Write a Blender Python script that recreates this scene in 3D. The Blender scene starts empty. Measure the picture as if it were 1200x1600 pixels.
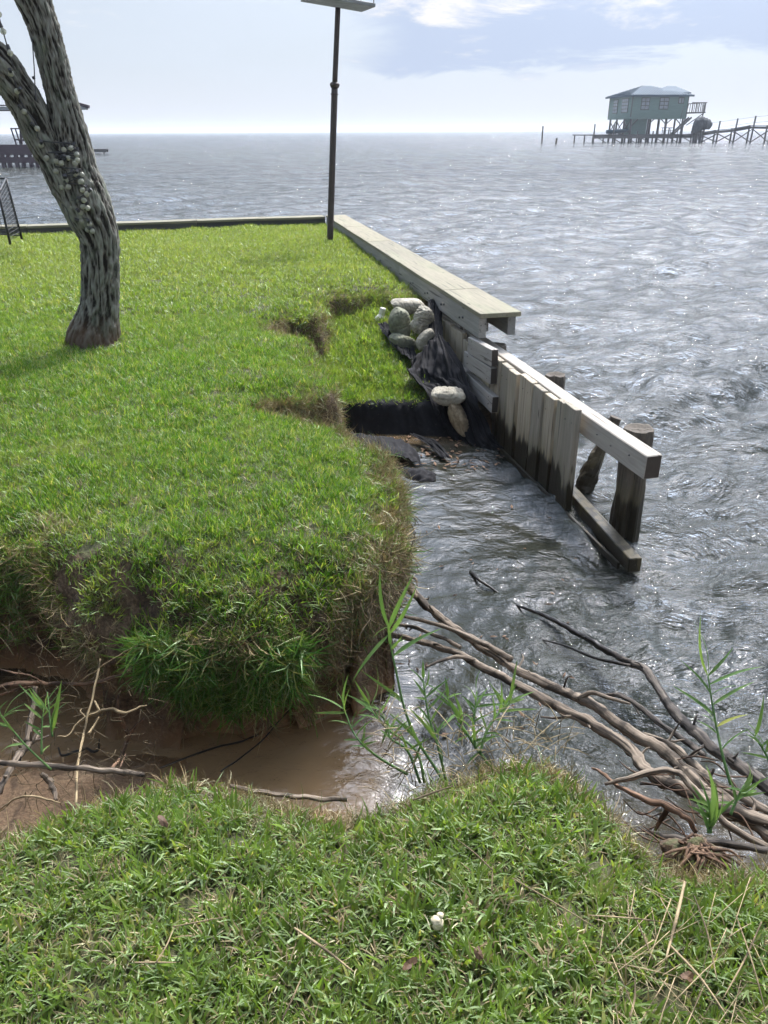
import bpy, bmesh, math, random
import numpy as np
from mathutils import Vector, Matrix, Euler
random.seed(7); np.random.seed(7)
R = math.radians
S = bpy.context.scene
COL = S.collection
# ------------------------------------------------------------------ camera
CAMZ = 1.6
PITCH = 26.2
F = 1209.0                                   # focal length in pixels of the 1200x1600 photograph
cam = bpy.data.cameras.new('camera'); camo = bpy.data.objects.new('camera', cam); COL.objects.link(camo)
cam.sensor_fit = 'VERTICAL'; cam.sensor_height = 36; cam.lens = F / 1600 * 36
cam.clip_start = 0.05; cam.clip_end = 20000
camo.matrix_world = Matrix.Translation((0, 0, CAMZ)) @ Matrix.Rotation(R(90 - PITCH), 4, 'X') @ Matrix.Rotation(R(-0.28), 4, 'Z')
S.camera = camo
# ------------------------------------------------------------------ light
SUN_EL, SUN_AZ = 54.0, 22.0                   # azimuth measured from +Y towards +X
world = bpy.data.worlds.new('World'); S.world = world; world.use_nodes = True
sd = bpy.data.lights.new('sun', 'SUN'); sd.energy = 3.0; sd.angle = R(0.9); sd.color = (1.0, 0.95, 0.87)
suno = bpy.data.objects.new('sun', sd); COL.objects.link(suno)
sdir = Vector((math.sin(R(SUN_AZ)) * math.cos(R(SUN_EL)), math.cos(R(SUN_AZ)) * math.cos(R(SUN_EL)), math.sin(R(SUN_EL))))
suno.rotation_euler = sdir.to_track_quat('Z', 'Y').to_euler(); suno.location = sdir * 60
def build_world():
    nt = world.node_tree; nt.nodes.clear(); N = nt.nodes.new; L = nt.links.new
    sky = N('ShaderNodeTexSky'); sky.sky_type = 'NISHITA'; sky.sun_disc = False
    sky.sun_elevation = R(SUN_EL); sky.sun_rotation = R(SUN_AZ)
    sky.air_density = 1.0; sky.dust_density = 1.6; sky.ozone_density = 1.2
    tc = N('ShaderNodeTexCoord'); sep = N('ShaderNodeSeparateXYZ'); L(tc.outputs['Generated'], sep.inputs[0])
    def M(op, a, b=None, c=None, clamp=False):
        n = N('ShaderNodeMath'); n.operation = op; n.use_clamp = clamp
        for i, x in enumerate((a, b, c)):
            if x is None: continue
            if isinstance(x, (int, float)): n.inputs[i].default_value = x
            else: L(x, n.inputs[i])
        return n.outputs[0]
    def noise(vec, scale, det, rough=.55, dist=0):
        n = N('ShaderNodeTexNoise'); n.inputs['Scale'].default_value = scale; n.inputs['Detail'].default_value = det
        n.inputs['Roughness'].default_value = rough; n.inputs['Distortion'].default_value = dist
        L(vec, n.inputs['Vector']); return n.outputs['Fac']
    def ss(x, a, b, lo=0., hi=1.):
        n = N('ShaderNodeMapRange'); n.interpolation_type = 'SMOOTHSTEP'
        n.inputs[1].default_value = a; n.inputs[2].default_value = b; n.inputs[3].default_value = lo; n.inputs[4].default_value = hi
        L(x, n.inputs[0]); return n.outputs[0]
    def mix(f, a, b):
        n = N('ShaderNodeMix'); n.data_type = 'RGBA'
        if isinstance(f, (int, float)): n.inputs['Factor'].default_value = f
        else: L(f, n.inputs['Factor'])
        for k, x in ((6, a), (7, b)):
            if isinstance(x, tuple): n.inputs[k].default_value = (*x, 1)
            else: L(x, n.inputs[k])
        return n.outputs[2]
    X, Y, Z = sep.outputs
    hz = M('MAXIMUM', Z, 0.0)
    # cloud sheet coordinates: direction projected on a high layer
    den = M('ADD', hz, 0.16)
    cx = M('DIVIDE', X, den); cy = M('DIVIDE', Y, den)
    cv = N('ShaderNodeCombineXYZ'); L(cx, cv.inputs[0]); L(cy, cv.inputs[1]); cv.inputs[2].default_value = 3.7
    big = noise(cv.outputs[0], .42, 5, .5, .3)
    fin = noise(cv.outputs[0], 1.9, 8, .62, .4)
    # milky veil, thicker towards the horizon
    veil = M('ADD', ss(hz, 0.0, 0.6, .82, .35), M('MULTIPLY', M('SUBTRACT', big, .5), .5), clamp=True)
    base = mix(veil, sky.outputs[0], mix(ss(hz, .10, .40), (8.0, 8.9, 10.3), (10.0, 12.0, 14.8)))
    base = mix(ss(hz, 0, .075, .55, 0.), base, (8.3, 8.6, 9.2))
    # cumulus bank with grey-blue base up to the right, flat lower edge
    az = M('ARCTAN2', X, Y)
    edge = M('ADD', M('ADD', hz, M('MULTIPLY', M('SUBTRACT', fin, .5), .07)), M('MULTIPLY', M('SUBTRACT', az, .1), -.04))
    right = ss(M('ADD', az, M('MULTIPLY', M('SUBTRACT', fin, .5), .14)), -.05, .03)
    bank = M('MULTIPLY', ss(edge, .056, .070), right)
    cov = M('MULTIPLY', M('MULTIPLY', bank, ss(big, .22, .34)), ss(hz, .16, .30, 1., .12))
    shade = ss(M('ADD', M('MULTIPLY', hz, 1.0), M('MULTIPLY', M('SUBTRACT', fin, .5), .55)), .11, .22)
    ccol = mix(shade, (5.6, 6.6, 8.6), (10.2, 10.0, 10.0))
    out = mix(M('MULTIPLY', cov, .97), base, ccol)
    wisp = M('MULTIPLY', M('MULTIPLY', ss(fin, .60, .76), ss(hz, .05, .13)), ss(hz, .16, .35, 1., .35))
    out = mix(M('MULTIPLY', wisp, .6), out, (10.5, 10.4, 10.5))
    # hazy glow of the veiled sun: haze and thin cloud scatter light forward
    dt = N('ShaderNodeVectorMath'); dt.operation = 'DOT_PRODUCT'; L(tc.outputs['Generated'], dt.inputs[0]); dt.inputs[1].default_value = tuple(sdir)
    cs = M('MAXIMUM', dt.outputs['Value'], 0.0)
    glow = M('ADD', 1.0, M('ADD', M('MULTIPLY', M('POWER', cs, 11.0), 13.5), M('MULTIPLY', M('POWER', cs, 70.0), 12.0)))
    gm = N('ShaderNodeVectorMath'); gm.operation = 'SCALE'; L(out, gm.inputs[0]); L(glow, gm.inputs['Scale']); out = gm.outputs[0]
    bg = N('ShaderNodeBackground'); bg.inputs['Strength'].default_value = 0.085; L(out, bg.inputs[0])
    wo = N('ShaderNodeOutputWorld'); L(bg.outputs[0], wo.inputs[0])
build_world()
vs = S.view_settings; vs.view_transform = 'Standard'; vs.look = 'None'; vs.exposure = 0.14; vs.gamma = 1.0; vs.use_curve_mapping = False
S.cycles.max_bounces = 8; S.cycles.transparent_max_bounces = 12
S.cycles.sample_clamp_indirect = 6
# ------------------------------------------------------------------ pixel -> place helpers (photograph pixels)
_cm = camo.matrix_world
def ray(u, v):
    d = Vector(((u - 600) / F, -(v - 800) / F, -1)); return (_cm.to_3x3() @ d)
def P(u, v, z):                              # point seen at (u, v) that lies at height z
    d = ray(u, v); t = (z - CAMZ) / d.z; return Vector((d.x * t, d.y * t, z))
def Q(u, v, Y):                              # point seen at (u, v) that lies at distance Y
    d = ray(u, v); t = Y / d.y; return Vector((d.x * t, Y, CAMZ + d.z * t))
WZ = -0.9                                    # water level; lawn level is 0
# ------------------------------------------------------------------ numpy noise
_perm = np.random.RandomState(3).permutation(256); _perm = np.concatenate([_perm] * 3)
_grad = np.random.RandomState(4).normal(size=(256, 3)); _grad /= np.linalg.norm(_grad, axis=1)[:, None]
def pn(x, y, z=0.0):
    x, y, z = np.broadcast_arrays(np.asarray(x, float), np.asarray(y, float), np.asarray(z, float))
    xi = np.floor(x).astype(int); yi = np.floor(y).astype(int); zi = np.floor(z).astype(int)
    xf, yf, zf = x - xi, y - yi, z - zi
    f = lambda t: t * t * t * (t * (t * 6 - 15) + 10)
    u, v, w = f(xf), f(yf), f(zf)
    def g(i, j, k):
        h = _perm[(_perm[(_perm[(xi + i) & 255] + yi + j) & 255] + zi + k) & 255]
        G = _grad[h]; return G[..., 0] * (xf - i) + G[..., 1] * (yf - j) + G[..., 2] * (zf - k)
    l = lambda a, b, t: a + (b - a) * t
    return 1.6 * l(l(l(g(0,0,0), g(1,0,0), u), l(g(0,1,0), g(1,1,0), u), v), l(l(g(0,0,1), g(1,0,1), u), l(g(0,1,1), g(1,1,1), u), v), w)
def fbm(x, y, z=0.0, o=4, r=.5):
    s = 0; a = 1; t = 0
    for i in range(o):
        s = s + a * pn(np.asarray(x) * 2**i + 7 * i, np.asarray(y) * 2**i, np.asarray(z) * 2**i); t += a; a *= r
    return s / t
def sstep(a, b, x): t = np.clip((x - a) / (b - a), 0, 1); return t * t * (3 - 2 * t)
# ------------------------------------------------------------------ object helpers
def tag(o, label=None, cat=None, group=None, kind=None):
    if label: o['label'] = label
    if cat: o['category'] = cat
    if group: o['group'] = group
    if kind: o['kind'] = kind
    return o
def empty(name, loc, label, cat, group=None):
    o = bpy.data.objects.new(name, None); COL.objects.link(o); o.location = loc; o.empty_display_size = .1
    tag(o, label, cat, group); return o
def place(o, parent=None, world_mat=None):
    COL.objects.link(o)
    wm = world_mat or Matrix.Identity(4)
    if parent is not None:
        o.parent = parent
        chain = Matrix.Identity(4); p = parent
        while p is not None:
            chain = p.matrix_basis @ chain; p = p.parent
        o.matrix_basis = chain.inverted() @ wm
    else: o.matrix_basis = wm
    return o
def mesh(name, verts, faces, mats, parent=None, smooth=False, world_mat=None, link=True):
    me = bpy.data.meshes.new(name)
    v = np.asarray(verts, dtype=np.float32)
    if isinstance(faces, np.ndarray):
        n, k = faces.shape
        me.vertices.add(len(v)); me.vertices.foreach_set('co', v.ravel())
        me.loops.add(n * k); me.loops.foreach_set('vertex_index', faces.astype(np.int32).ravel())
        me.polygons.add(n); me.polygons.foreach_set('loop_start', np.arange(0, n * k, k, dtype=np.int32))
        me.update(calc_edges=True)
    else: me.from_pydata([tuple(map(float, a)) for a in v], [], faces)
    for m in (mats if isinstance(mats, (list, tuple)) else [mats]): me.materials.append(m)
    if smooth: me.polygons.foreach_set('use_smooth', [True] * len(me.polygons))
    me.update()
    o = bpy.data.objects.new(name, me)
    if link: place(o, parent, world_mat)
    return o
def bmobj(name, bm, mat, parent=None, smooth=False, world_mat=None):
    me = bpy.data.meshes.new(name); bm.to_mesh(me); bm.free()
    for m in (mat if isinstance(mat, (list, tuple)) else [mat]): me.materials.append(m)
    if smooth: me.polygons.foreach_set('use_smooth', [True] * len(me.polygons))
    o = bpy.data.objects.new(name, me); return place(o, parent, world_mat)
def center_origin(o):
    """origin of a top-level mesh to the middle of its base"""
    me = o.data; n = len(me.vertices); a = np.empty(n * 3, dtype=np.float32); me.vertices.foreach_get('co', a); a = a.reshape(-1, 3)
    c = np.array([(a[:, 0].min() + a[:, 0].max()) / 2, (a[:, 1].min() + a[:, 1].max()) / 2, a[:, 2].min()], dtype=np.float32)
    me.vertices.foreach_set('co', (a - c).ravel()); me.update(); o.location = Vector(c.tolist()) + o.location
    return o
def frame(p0, p1, up=Vector((0, 0, 1))):
    x = (p1 - p0).normalized(); y = up.cross(x)
    if y.length < 1e-4: y = Vector((0, 1, 0)).cross(x)
    y.normalize(); z = x.cross(y)
    return Matrix(((x.x, y.x, z.x, p0.x), (x.y, y.y, z.y, p0.y), (x.z, y.z, z.z, p0.z), (0, 0, 0, 1)))
def beam(name, p0, p1, w, h, mat, parent=None, bev=.004, up=Vector((0, 0, 1)), rough=0.0, seg=1):
    """box from p0 to p1 (axis line), w across, h along up; long axis is local X"""
    p0 = Vector(p0); p1 = Vector(p1); L = (p1 - p0).length
    bm = bmesh.new()
    bmesh.ops.create_cube(bm, size=1); bmesh.ops.scale(bm, vec=(L, w, h), verts=bm.verts); bmesh.ops.translate(bm, vec=(L / 2, 0, 0), verts=bm.verts)
    if seg > 1:
        es = [e for e in bm.edges if abs(e.verts[0].co.x - e.verts[1].co.x) > L * .9]
        bmesh.ops.subdivide_edges(bm, edges=es, cuts=seg, use_grid_fill=True)
    if rough:
        ph = random.random() * 50
        for vtx in bm.verts:
            c = vtx.co
            c.y += rough * math.sin(ph + c.x * 2.3) ; c.z += rough * math.sin(ph * 1.7 + c.x * 3.1)
            if abs(c.x) < 1e-3 or abs(c.x - L) < 1e-3: c.x += random.uniform(-1, 1) * rough
    if bev > 0: bmesh.ops.bevel(bm, geom=[e for e in bm.edges if e.calc_face_angle(0) > .8], offset=bev, segments=1, affect='EDGES', clamp_overlap=True)
    return bmobj(name, bm, mat, parent, False, frame(p0, p1, up))
def catmull(pts, n):
    pts = np.asarray([list(p) for p in pts], float); k = len(pts)
    if k == 2: t = np.linspace(0, 1, n)[:, None]; return pts[0] * (1 - t) + pts[1] * t
    E = np.vstack([2 * pts[0] - pts[1], pts, 2 * pts[-1] - pts[-2]])
    T = np.linspace(0, k - 1 - 1e-9, n); i = T.astype(int); t = (T - i)[:, None]
    a, b, c, d = E[i], E[i + 1], E[i + 2], E[i + 3]
    return .5 * (2 * b + (c - a) * t + (2 * a - 5 * b + 4 * c - d) * t**2 + (3 * b - a - 3 * c + d) * t**3)
def tube_data(pts, rad, n=24, m=8, bump=0.0, bs=6.0, seed=0, cap=True):
    rad = np.asarray(rad, float).reshape(-1, 1)
    pr = np.hstack([np.asarray([list(p) for p in pts], float), rad if len(rad) == len(pts) else np.interp(np.linspace(0, 1, len(pts)), np.linspace(0, 1, len(rad)), rad[:, 0])[:, None]])
    c = catmull(pr, n); p = c[:, :3]; r = np.maximum(c[:, 3], 1e-4)
    t = np.gradient(p, axis=0); t /= np.linalg.norm(t, axis=1)[:, None] + 1e-12
    up = np.array([0, 0, 1.]) if abs(t[0, 2]) < .9 else np.array([0, 1., 0])
    u = np.cross(up, t[0]); u /= np.linalg.norm(u); V = []
    ang = np.linspace(0, 2 * np.pi, m, endpoint=False)
    for k in range(n):
        u = u - t[k] * np.dot(u, t[k]); u /= np.linalg.norm(u); w = np.cross(t[k], u)
        V.append(p[k] + r[k] * (np.cos(ang)[:, None] * u + np.sin(ang)[:, None] * w))
    V = np.array(V)
    if bump:
        A = np.linspace(0, 1, n)[:, None] * n * .15 + 0 * ang[None]
        nz = pn(np.cos(ang)[None] * 1.2 + seed * 3.1, np.sin(ang)[None] * 1.2 + seed, A * bs / 6)
        V += (V - p[:, None]) * (bump * nz)[..., None]
    V = V.reshape(-1, 3)
    i = np.arange(n - 1)[:, None] * m; j = np.arange(m)[None]; j2 = (j + 1) % m
    Fq = np.stack([i + j, i + j2, i + m + j2, i + m + j], -1).reshape(-1, 4)
    F_ = [tuple(q) for q in Fq.tolist()]
    if cap: F_ += [tuple(range(m))[::-1], tuple(range((n - 1) * m, n * m))]
    return V, F_
def tubeco(o, V, n, m):
    c = np.asarray(V).reshape(n, m, 3).mean(1); L_ = np.concatenate([[0], np.cumsum(np.linalg.norm(np.diff(c, axis=0), axis=1))])
    a = np.linspace(0, 2 * np.pi, m, endpoint=False); q = np.zeros((n, m, 3), np.float32); q[..., 0] = np.cos(a) * .02; q[..., 1] = np.sin(a) * .02; q[..., 2] = L_[:, None]
    at = o.data.attributes.new('tubeco', 'FLOAT_VECTOR', 'POINT'); at.data.foreach_set('vector', q.ravel())
def tube(name, pts, rad, mat, parent=None, n=24, m=8, **k):
    V, F_ = tube_data(pts, rad, n, m, **k); o = mesh(name, V, F_, mat, parent, smooth=True); tubeco(o, V, n, m); return o
# ------------------------------------------------------------------ materials
def nodes(name):
    m = bpy.data.materials.new(name); m.use_nodes = True; nt = m.node_tree; b = nt.nodes['Principled BSDF']
    return m, nt, b, nt.nodes.new, nt.links.new
def ramp(nt, fac, stops):
    r = nt.nodes.new('ShaderNodeValToRGB'); el = r.color_ramp.elements
    while len(el) < len(stops): el.new(.5)
    for e, (p, c) in zip(el, stops): e.position = p; e.color = (*c, 1)
    nt.links.new(fac, r.inputs[0]); return r.outputs[0]
def mixc(nt, f, a, b, blend='MIX'):
    n = nt.nodes.new('ShaderNodeMix'); n.data_type = 'RGBA'; n.blend_type = blend
    for k, x in (('Factor', f), (6, a), (7, b)):
        if isinstance(x, (int, float)): n.inputs[k].default_value = x
        elif isinstance(x, tuple): n.inputs[k].default_value = (*x, 1)
        else: nt.links.new(x, n.inputs[k])
    return n.outputs[2]
def maprange(nt, x, a, b, lo, hi, smooth=True):
    n = nt.nodes.new('ShaderNodeMapRange'); n.interpolation_type = 'SMOOTHSTEP' if smooth else 'LINEAR'
    for i, q in enumerate((a, b, lo, hi)): n.inputs[i + 1].default_value = q
    nt.links.new(x, n.inputs[0]); return n.outputs[0]
def mathn(nt, op, a, b=0.0, clamp=False):
    n = nt.nodes.new('ShaderNodeMath'); n.operation = op; n.use_clamp = clamp
    for i, x in enumerate((a, b)):
        if isinstance(x, (int, float)): n.inputs[i].default_value = x
        else: nt.links.new(x, n.inputs[i])
    return n.outputs[0]
def tex(nt, scale=(1, 1, 1), s=5, det=6, rough=.6, coord='Object', dist=0, rnd=True, kind='noise'):
    if coord == 'tubeco': g = nt.nodes.new('ShaderNodeAttribute'); g.attribute_name = 'tubeco'; g = g.outputs['Vector']
    elif coord == 'Position': g = nt.nodes.new('ShaderNodeNewGeometry').outputs['Position']
    else: g = nt.nodes.new('ShaderNodeTexCoord').outputs[coord]
    mp = nt.nodes.new('ShaderNodeMapping'); mp.inputs['Scale'].default_value = scale; nt.links.new(g, mp.inputs[0])
    vec = mp.outputs[0]
    if rnd:
        oi = nt.nodes.new('ShaderNodeObjectInfo'); ad = nt.nodes.new('ShaderNodeVectorMath'); ad.operation = 'ADD'
        mu = mathn(nt, 'MULTIPLY', oi.outputs['Random'], 37.0); cb = nt.nodes.new('ShaderNodeCombineXYZ')
        for i in range(3): nt.links.new(mu, cb.inputs[i])
        nt.links.new(vec, ad.inputs[0]); nt.links.new(cb.outputs[0], ad.inputs[1]); vec = ad.outputs[0]
    if kind == 'noise':
        n = nt.nodes.new('ShaderNodeTexNoise'); n.inputs['Detail'].default_value = det; n.inputs['Roughness'].default_value = rough; n.inputs['Distortion'].default_value = dist
        n.inputs['Scale'].default_value = s; nt.links.new(vec, n.inputs['Vector']); return n.outputs['Fac']
    n = nt.nodes.new('ShaderNodeTexVoronoi'); n.inputs['Scale'].default_value = s; nt.links.new(vec, n.inputs['Vector']); return n.outputs['Distance']
def bumpn(nt, h, strength=.5, dist=.01, prev=None):
    b = nt.nodes.new('ShaderNodeBump'); b.inputs['Strength'].default_value = strength; b.inputs['Distance'].default_value = dist
    nt.links.new(h, b.inputs['Height'])
    if prev is not None: nt.links.new(prev, b.inputs['Normal'])
    return b.outputs[0]
def simple(name, c1, c2=None, s=8, rough=.7, bump=.3, dist=.004, scale=(1, 1, 1), metal=0.0, det=6):
    m, nt, b, N, L = nodes(name); c2 = c2 or tuple(x * .6 for x in c1)
    f = tex(nt, scale, s, det); L(ramp(nt, f, [(.3, c2), (.7, c1)]), b.inputs['Base Color'])
    b.inputs['Roughness'].default_value = rough; b.inputs['Metallic'].default_value = metal
    if bump: L(bumpn(nt, f, bump, dist), b.inputs['Normal'])
    return m
def wood(name, c_light, c_dark, green=0.0, wet=None, rough=.8, knots=True, wetcol=(.032, .027, .018), endcol=None):
    """weathered timber, grain along local X; wet = height under which it is soaked"""
    m, nt, b, N, L = nodes(name)
    g = tex(nt, (1.2, 22, 22), 2.2, 8, .65, dist=.6); g2 = tex(nt, (.8, 3, 3), 1.6, 4)
    fine = tex(nt, (3, 90, 90), 3, 3, .6)
    col = ramp(nt, g, [(.28, c_dark), (.48, tuple((a + c) / 2 for a, c in zip(c_dark, c_light))), (.7, c_light)])
    col = mixc(nt, maprange(nt, g2, .35, .75, 0, .55), col, tuple(x * .62 for x in c_light))
    if green: col = mixc(nt, maprange(nt, tex(nt, (1, 5, 5), 1.3, 5), .42, .7, 0, green), col, (.20, .25, .12))
    oi = N('ShaderNodeObjectInfo'); col = mixc(nt, 1.0, col, ramp(nt, oi.outputs['Random'], [(0, (.78, .79, .80)), (1, (1.12, 1.08, 1.02))]), 'MULTIPLY')
    if knots:
        k = tex(nt, (2.2, 9, 9), 1.0, 2, kind='vor'); col = mixc(nt, maprange(nt, k, .03, .13, .75, 0), col, (.05, .038, .028))
    crack = maprange(nt, tex(nt, (.9, 30, 30), 1.5, 2, .4), .30, .36, 1, 0); col = mixc(nt, mathn(nt, 'MULTIPLY', crack, .75), col, (.05, .045, .04))
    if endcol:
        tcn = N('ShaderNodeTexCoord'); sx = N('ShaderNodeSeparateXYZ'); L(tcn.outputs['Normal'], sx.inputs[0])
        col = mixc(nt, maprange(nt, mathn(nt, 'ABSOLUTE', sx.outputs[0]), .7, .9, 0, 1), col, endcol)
    if wet is not None:
        ge = N('ShaderNodeNewGeometry'); sp = N('ShaderNodeSeparateXYZ'); L(ge.outputs['Position'], sp.inputs[0])
        nz = tex(nt, (9, 9, .7), 1.6, 5, coord='Position', rnd=True)
        hgt = mathn(nt, 'ADD', sp.outputs[2], mathn(nt, 'MULTIPLY', mathn(nt, 'SUBTRACT', nz, .5), -.55))
        w = maprange(nt, hgt, wet - .03, wet + .035, 1, 0)
        w2 = maprange(nt, hgt, wet, wet + .22, .35, 0)
        col = mixc(nt, w2, col, (.12, .11, .05)); col = mixc(nt, w, col, wetcol)
        ro = maprange(nt, w, 0, 1, rough, .32); L(ro, b.inputs['Roughness'])
    else: b.inputs['Roughness'].default_value = rough
    L(col, b.inputs['Base Color'])
    L(bumpn(nt, mathn(nt, 'SUBTRACT', mathn(nt, 'ADD', g, mathn(nt, 'MULTIPLY', fine, .5)), crack), .55, .004), b.inputs['Normal'])
    b.inputs['Specular IOR Level'].default_value = .25
    return m
M_cap = wood('cap_wood', (.35, .32, .235), (.20, .18, .13), green=.18)
M_fascia = wood('fascia_wood', (.38, .37, .345), (.22, .215, .205))
M_board = wood('sheet_board_wood', (.50, .445, .36), (.31, .265, .205), green=.16, wet=-.66)
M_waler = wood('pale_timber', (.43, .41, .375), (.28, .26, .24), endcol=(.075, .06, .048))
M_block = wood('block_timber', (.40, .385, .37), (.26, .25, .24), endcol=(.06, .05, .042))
M_lowtim = wood('soaked_timber', (.10, .075, .05), (.03, .026, .022), wet=-.80, rough=.35)
M_pile = wood('old_pile_wood', (.155, .135, .11), (.04, .034, .03), wet=-.66)
M_farwood = wood('distant_wood', (.12, .12, .125), (.06, .06, .062), knots=False)
M_farpurple = wood('distant_painted_wood', (.12, .09, .11), (.07, .055, .07), knots=False)
M_bolt = simple('bolt_steel', (.05, .05, .055), rough=.5, bump=0)
M_darkmetal = simple('dark_pole_paint', (.055, .04, .035), (.03, .022, .02), s=14, rough=.5, bump=.1)
M_tray = simple('tray_metal', (.30, .32, .33), (.2, .21, .22), rough=.5)
M_wirefence = simple('black_wire', (.02, .02, .022), rough=.5, bump=0)
M_glasspale = simple('window_glass_far', (.30, .34, .36), (.18, .21, .23), s=2, rough=.15, bump=0)
M_siding = simple('sage_siding', (.15, .24, .215), (.115, .19, .17), s=.6, rough=.7, scale=(1, 1, 14), bump=.3, dist=.05)
M_trim = simple('dark_trim', (.07, .085, .075), rough=.6, bump=0)
M_roof = simple('metal_roof', (.05, .095, .135), (.04, .075, .11), s=1.2, rough=.8, bump=0)
M_tarp = simple('grey_tarp', (.055, .065, .075), (.03, .035, .04), s=1.5, rough=.8, bump=.8, dist=.3)
M_white = simple('white_plastic', (.72, .70, .62), (.5, .48, .4), s=20, rough=.5)
M_fungus = simple('mushroom_flesh', (.62, .55, .38), (.42, .36, .22), s=90, rough=.6, bump=.4)
def mat_bark(name='bark', base=((.035, .031, .026), (.15, .14, .12), (.26, .265, .23))):
    m, nt, b, N, L = nodes(name)
    a = tex(nt, (1, 1, .22), 34, 7, .62, dist=.8, rnd=False); v = tex(nt, (1, 1, .2), 46, 2, kind='vor', rnd=False)
    li = tex(nt, (1, 1, .6), 9, 6, rnd=False)
    at = N('ShaderNodeAttribute'); at.attribute_name = 'ridge'
    rr = mathn(nt, 'ADD', mathn(nt, 'MULTIPLY', at.outputs['Fac'], .75), mathn(nt, 'MULTIPLY', a, .35))
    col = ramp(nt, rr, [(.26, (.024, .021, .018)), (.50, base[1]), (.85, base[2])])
    col = mixc(nt, maprange(nt, li, .5, .68, 0, .55), col, (.20, .225, .18))
    ge = N('ShaderNodeNewGeometry'); sp = N('ShaderNodeSeparateXYZ'); L(ge.outputs['Position'], sp.inputs[0])
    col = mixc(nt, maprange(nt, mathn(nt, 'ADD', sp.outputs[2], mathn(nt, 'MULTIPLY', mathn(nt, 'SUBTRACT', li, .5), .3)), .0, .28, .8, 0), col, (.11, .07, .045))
    L(col, b.inputs['Base Color']); b.inputs['Roughness'].default_value = .95; b.inputs['Specular IOR Level'].default_value = .1
    L(bumpn(nt, mathn(nt, 'ADD', a, v), .9, .012), b.inputs['Normal']); return m
M_bark = mat_bark()
def mat_drift(name, c1, c2, wet=None):
    m, nt, b, N, L = nodes(name)
    a = tex(nt, (1, 1, 1), 26, 6, .6); w = tex(nt, (3, 3, .16), 26, 5, .6, dist=.6, coord='tubeco'); k = tex(nt, (1, 1, 1), 9, 5)
    col = ramp(nt, w, [(.36, tuple(x * .22 for x in c2)), (.46, c2), (.62, c1)])
    col = mixc(nt, maprange(nt, k, .50, .60, 0, .9), col, tuple(x * .28 for x in c2))
    if wet is not None:
        ge = N('ShaderNodeNewGeometry'); sp = N('ShaderNodeSeparateXYZ'); L(ge.outputs['Position'], sp.inputs[0])
        f = maprange(nt, mathn(nt, 'ADD', sp.outputs[2], mathn(nt, 'MULTIPLY', mathn(nt, 'SUBTRACT', k, .5), .12)), wet - .03, wet + .03, 1, 0)
        col = mixc(nt, f, col, (.014, .012, .010)); L(maprange(nt, f, 0, 1, .8, .3), b.inputs['Roughness'])
    else: b.inputs['Roughness'].default_value = .85
    b.inputs['Specular IOR Level'].default_value = .3
    L(col, b.inputs['Base Color']); L(bumpn(nt, mathn(nt, 'ADD', w, a), .8, .004), b.inputs['Normal']); return m
M_drift = mat_drift('driftwood_grey', (.25, .20, .148), (.115, .09, .066), wet=-.84)
M_driftwet = mat_drift('driftwood_wet', (.13, .11, .09), (.05, .042, .035), wet=-.78)
M_twig = mat_drift('root_brown', (.24, .15, .095), (.11, .065, .04))
M_straw = mat_drift('dry_stem', (.40, .31, .18), (.27, .205, .115))
def mat_soil():
    m, nt, b, N, L = nodes('soil_and_mud')
    ge = N('ShaderNodeNewGeometry'); sp = N('ShaderNodeSeparateXYZ'); L(ge.outputs['Position'], sp.inputs[0])
    a = tex(nt, (1, 1, 1), 3.5, 8, .65, coord='Position', rnd=False); f = tex(nt, (1, 1, 1), 60, 6, .7, coord='Position', rnd=False)
    v = tex(nt, (1, 1, 1), 22, 3, coord='Position', rnd=False)
    soil = ramp(nt, mathn(nt, 'ADD', mathn(nt, 'MULTIPLY', a, .5), mathn(nt, 'MULTIPLY', f, .5)), [(.38, (.022, .014, .008)), (.5, (.085, .054, .030)), (.62, (.20, .14, .085))])
    mud = ramp(nt, a, [(.3, (.16, .09, .042)), (.55, (.26, .155, .075)), (.75, (.34, .22, .12))])
    zz = mathn(nt, 'ADD', sp.outputs[2], mathn(nt, 'MULTIPLY', mathn(nt, 'SUBTRACT', a, .5), .3))
    col = mixc(nt, maprange(nt, zz, -.90, -.72, 1, 0), soil, mud)
    turf = ramp(nt, v, [(.35, (.035, .045, .015)), (.6, (.075, .085, .03)), (.75, (.15, .13, .065))])
    sn = N('ShaderNodeSeparateXYZ'); L(ge.outputs['Normal'], sn.inputs[0])
    top = mathn(nt, 'MULTIPLY', maprange(nt, sn.outputs[2], .75, .95, 0, 1), maprange(nt, sp.outputs[2], -.7, -.5, 0, 1))
    col = mixc(nt, mathn(nt, 'MULTIPLY', top, .8), col, turf)
    L(col, b.inputs['Base Color'])
    wet = maprange(nt, zz, -.93, -.75, .28, .9); L(wet, b.inputs['Roughness'])
    L(bumpn(nt, mathn(nt, 'ADD', f, mathn(nt, 'MULTIPLY', v, 1.5)), .8, .012), b.inputs['Normal']); return m
M_soil = mat_soil()
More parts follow.
